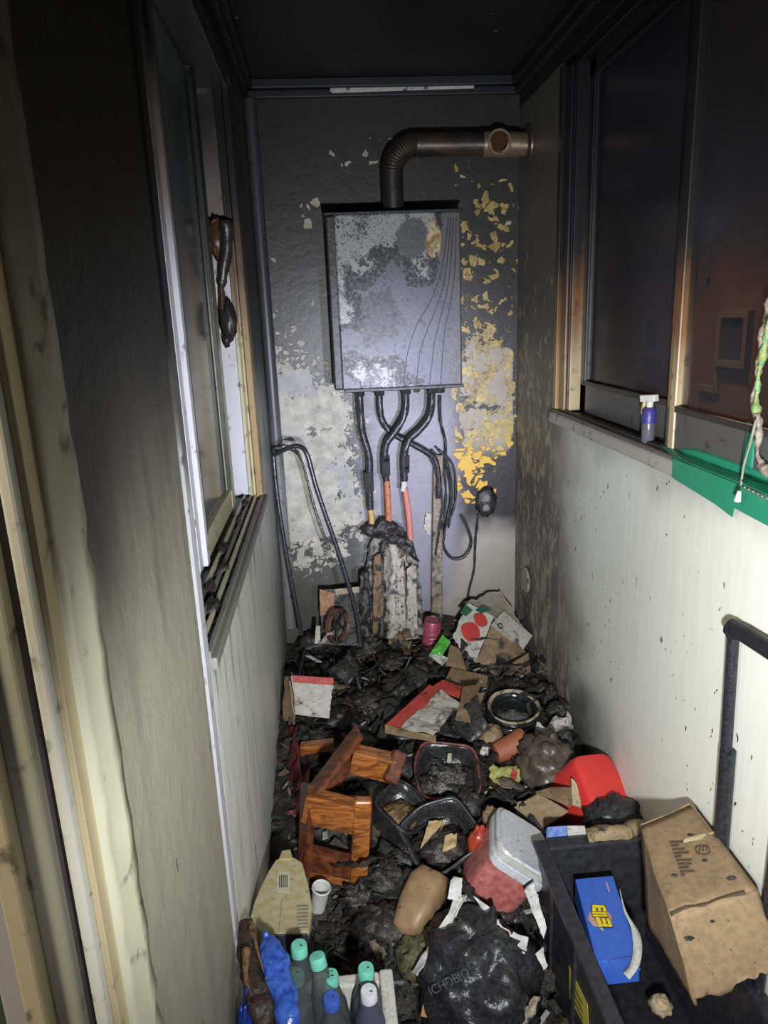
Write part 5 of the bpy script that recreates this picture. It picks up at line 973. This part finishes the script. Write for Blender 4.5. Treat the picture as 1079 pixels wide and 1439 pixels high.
for k in range(9):
    y0 = 1186 + 5.2*k; x0 = 941 + 1.9*k; t.part('print_line', panel(ont(x0, y0+2.2), ont(x0 + (20, 12, 18, 22, 9, 22, 20, 14, 20)[k], y0+1.2), ont(x0 + (20, 12, 18, 22, 9, 22, 20, 14, 20)[k], y0-1.6), ont(x0, y0-.6), .0005, 1, 1), INK, tp)
ctr = ont(988, 1199, .006); rr = (ont(999, 1199) - ont(977, 1199)).length/2
t.part('round_mark', lathe([(rr, 0), (rr, .0016), (rr*.88, .0016), (rr*.88, 0)], ctr, tn, 28, cap=False), INK, tp); t.part('round_mark_sign', letters('m', ont(982, 1203, .007), ont(994, 1201)-ont(982, 1203), ont(984, 1194)-ont(982, 1203), tn), INK, tp)
t.part('faint_print', letters('III VV', ont(983, 1253), ont(1010, 1245)-ont(983, 1253), ont(980, 1243)-ont(983, 1253), tn), gm('faint_ink', (.22, .15, .08), .7, soot=0, specks=False), tp)
t.part('torn_slit', tube([ont(943, 1288, .004), ont(965, 1279, .005), ont(990, 1275, .005), ont(1012, 1266, .005), ont(1047, 1258, .005)], .0022, 6, 4, .002, 3), gm('torn_dark', (.07, .045, .025), .8, soot=.2), tp)
t.part('torn_patch', panel(ont(960, 1187, .005), ont(1005, 1180, .005), ont(1008, 1172, .006), ont(965, 1180, .006), .002, 14, 8, .003, 40, 3, 'bt', .008), gm('pale_kraft', (.50, .40, .25)), tp)
for k, (x, y, r) in enumerate(((972, 1176, .008), (948, 1233, .006), (991, 1212, .006), (1028, 1237, .008), (1001, 1295, .004), (968, 1318, .009), (960, 1232, .004))):
    o_ = ont(x, y, .004) if y < 1280 else WY(x, y, D_[1]-.012); t.part('soot_speck', blob(o_, (r, r*.5, r*.35), .5, 9, k, 14, 8), CHAR)
t.done()
t = Thing('small_carton', 'small torn brown carton wedged behind the large cardboard box by the right wall', 'carton')
t.part('top_panel', panel(WZ(1022, 1196, .47), WZ(1060, 1240, .45), WZ(1074, 1196, .47), WZ(1056, 1174, .49), .004, 10, 10, .006, 14, 4, 'r', .01), KR, smooth=2)
t.part('torn_side', panel(WZ(1058, 1244, .44), WZ(1090, 1300, .42), WZ(1092, 1250, .46), WZ(1066, 1232, .46), .004, 12, 10, .008, 20, 6, 'bt', .012), gm('pale_kraft', (.50, .40, .25)), smooth=2); t.done()
solo('kraft_scrap', blob(WZ(928, 1412, .12), (.022, .022, .018), .25, 5, 3, 28, 18), gm('pale_kraft', (.50, .40, .25)), 'crumpled kraft paper ball on the crate floor by the cardboard box', 'scrap', smooth=2)
for o_ in bpy.data.objects:
    if o_.type == 'MESH' and o_.parent is None and 'kind' not in o_ and 'label' not in o_: print('UNLABELLED', o_.name)
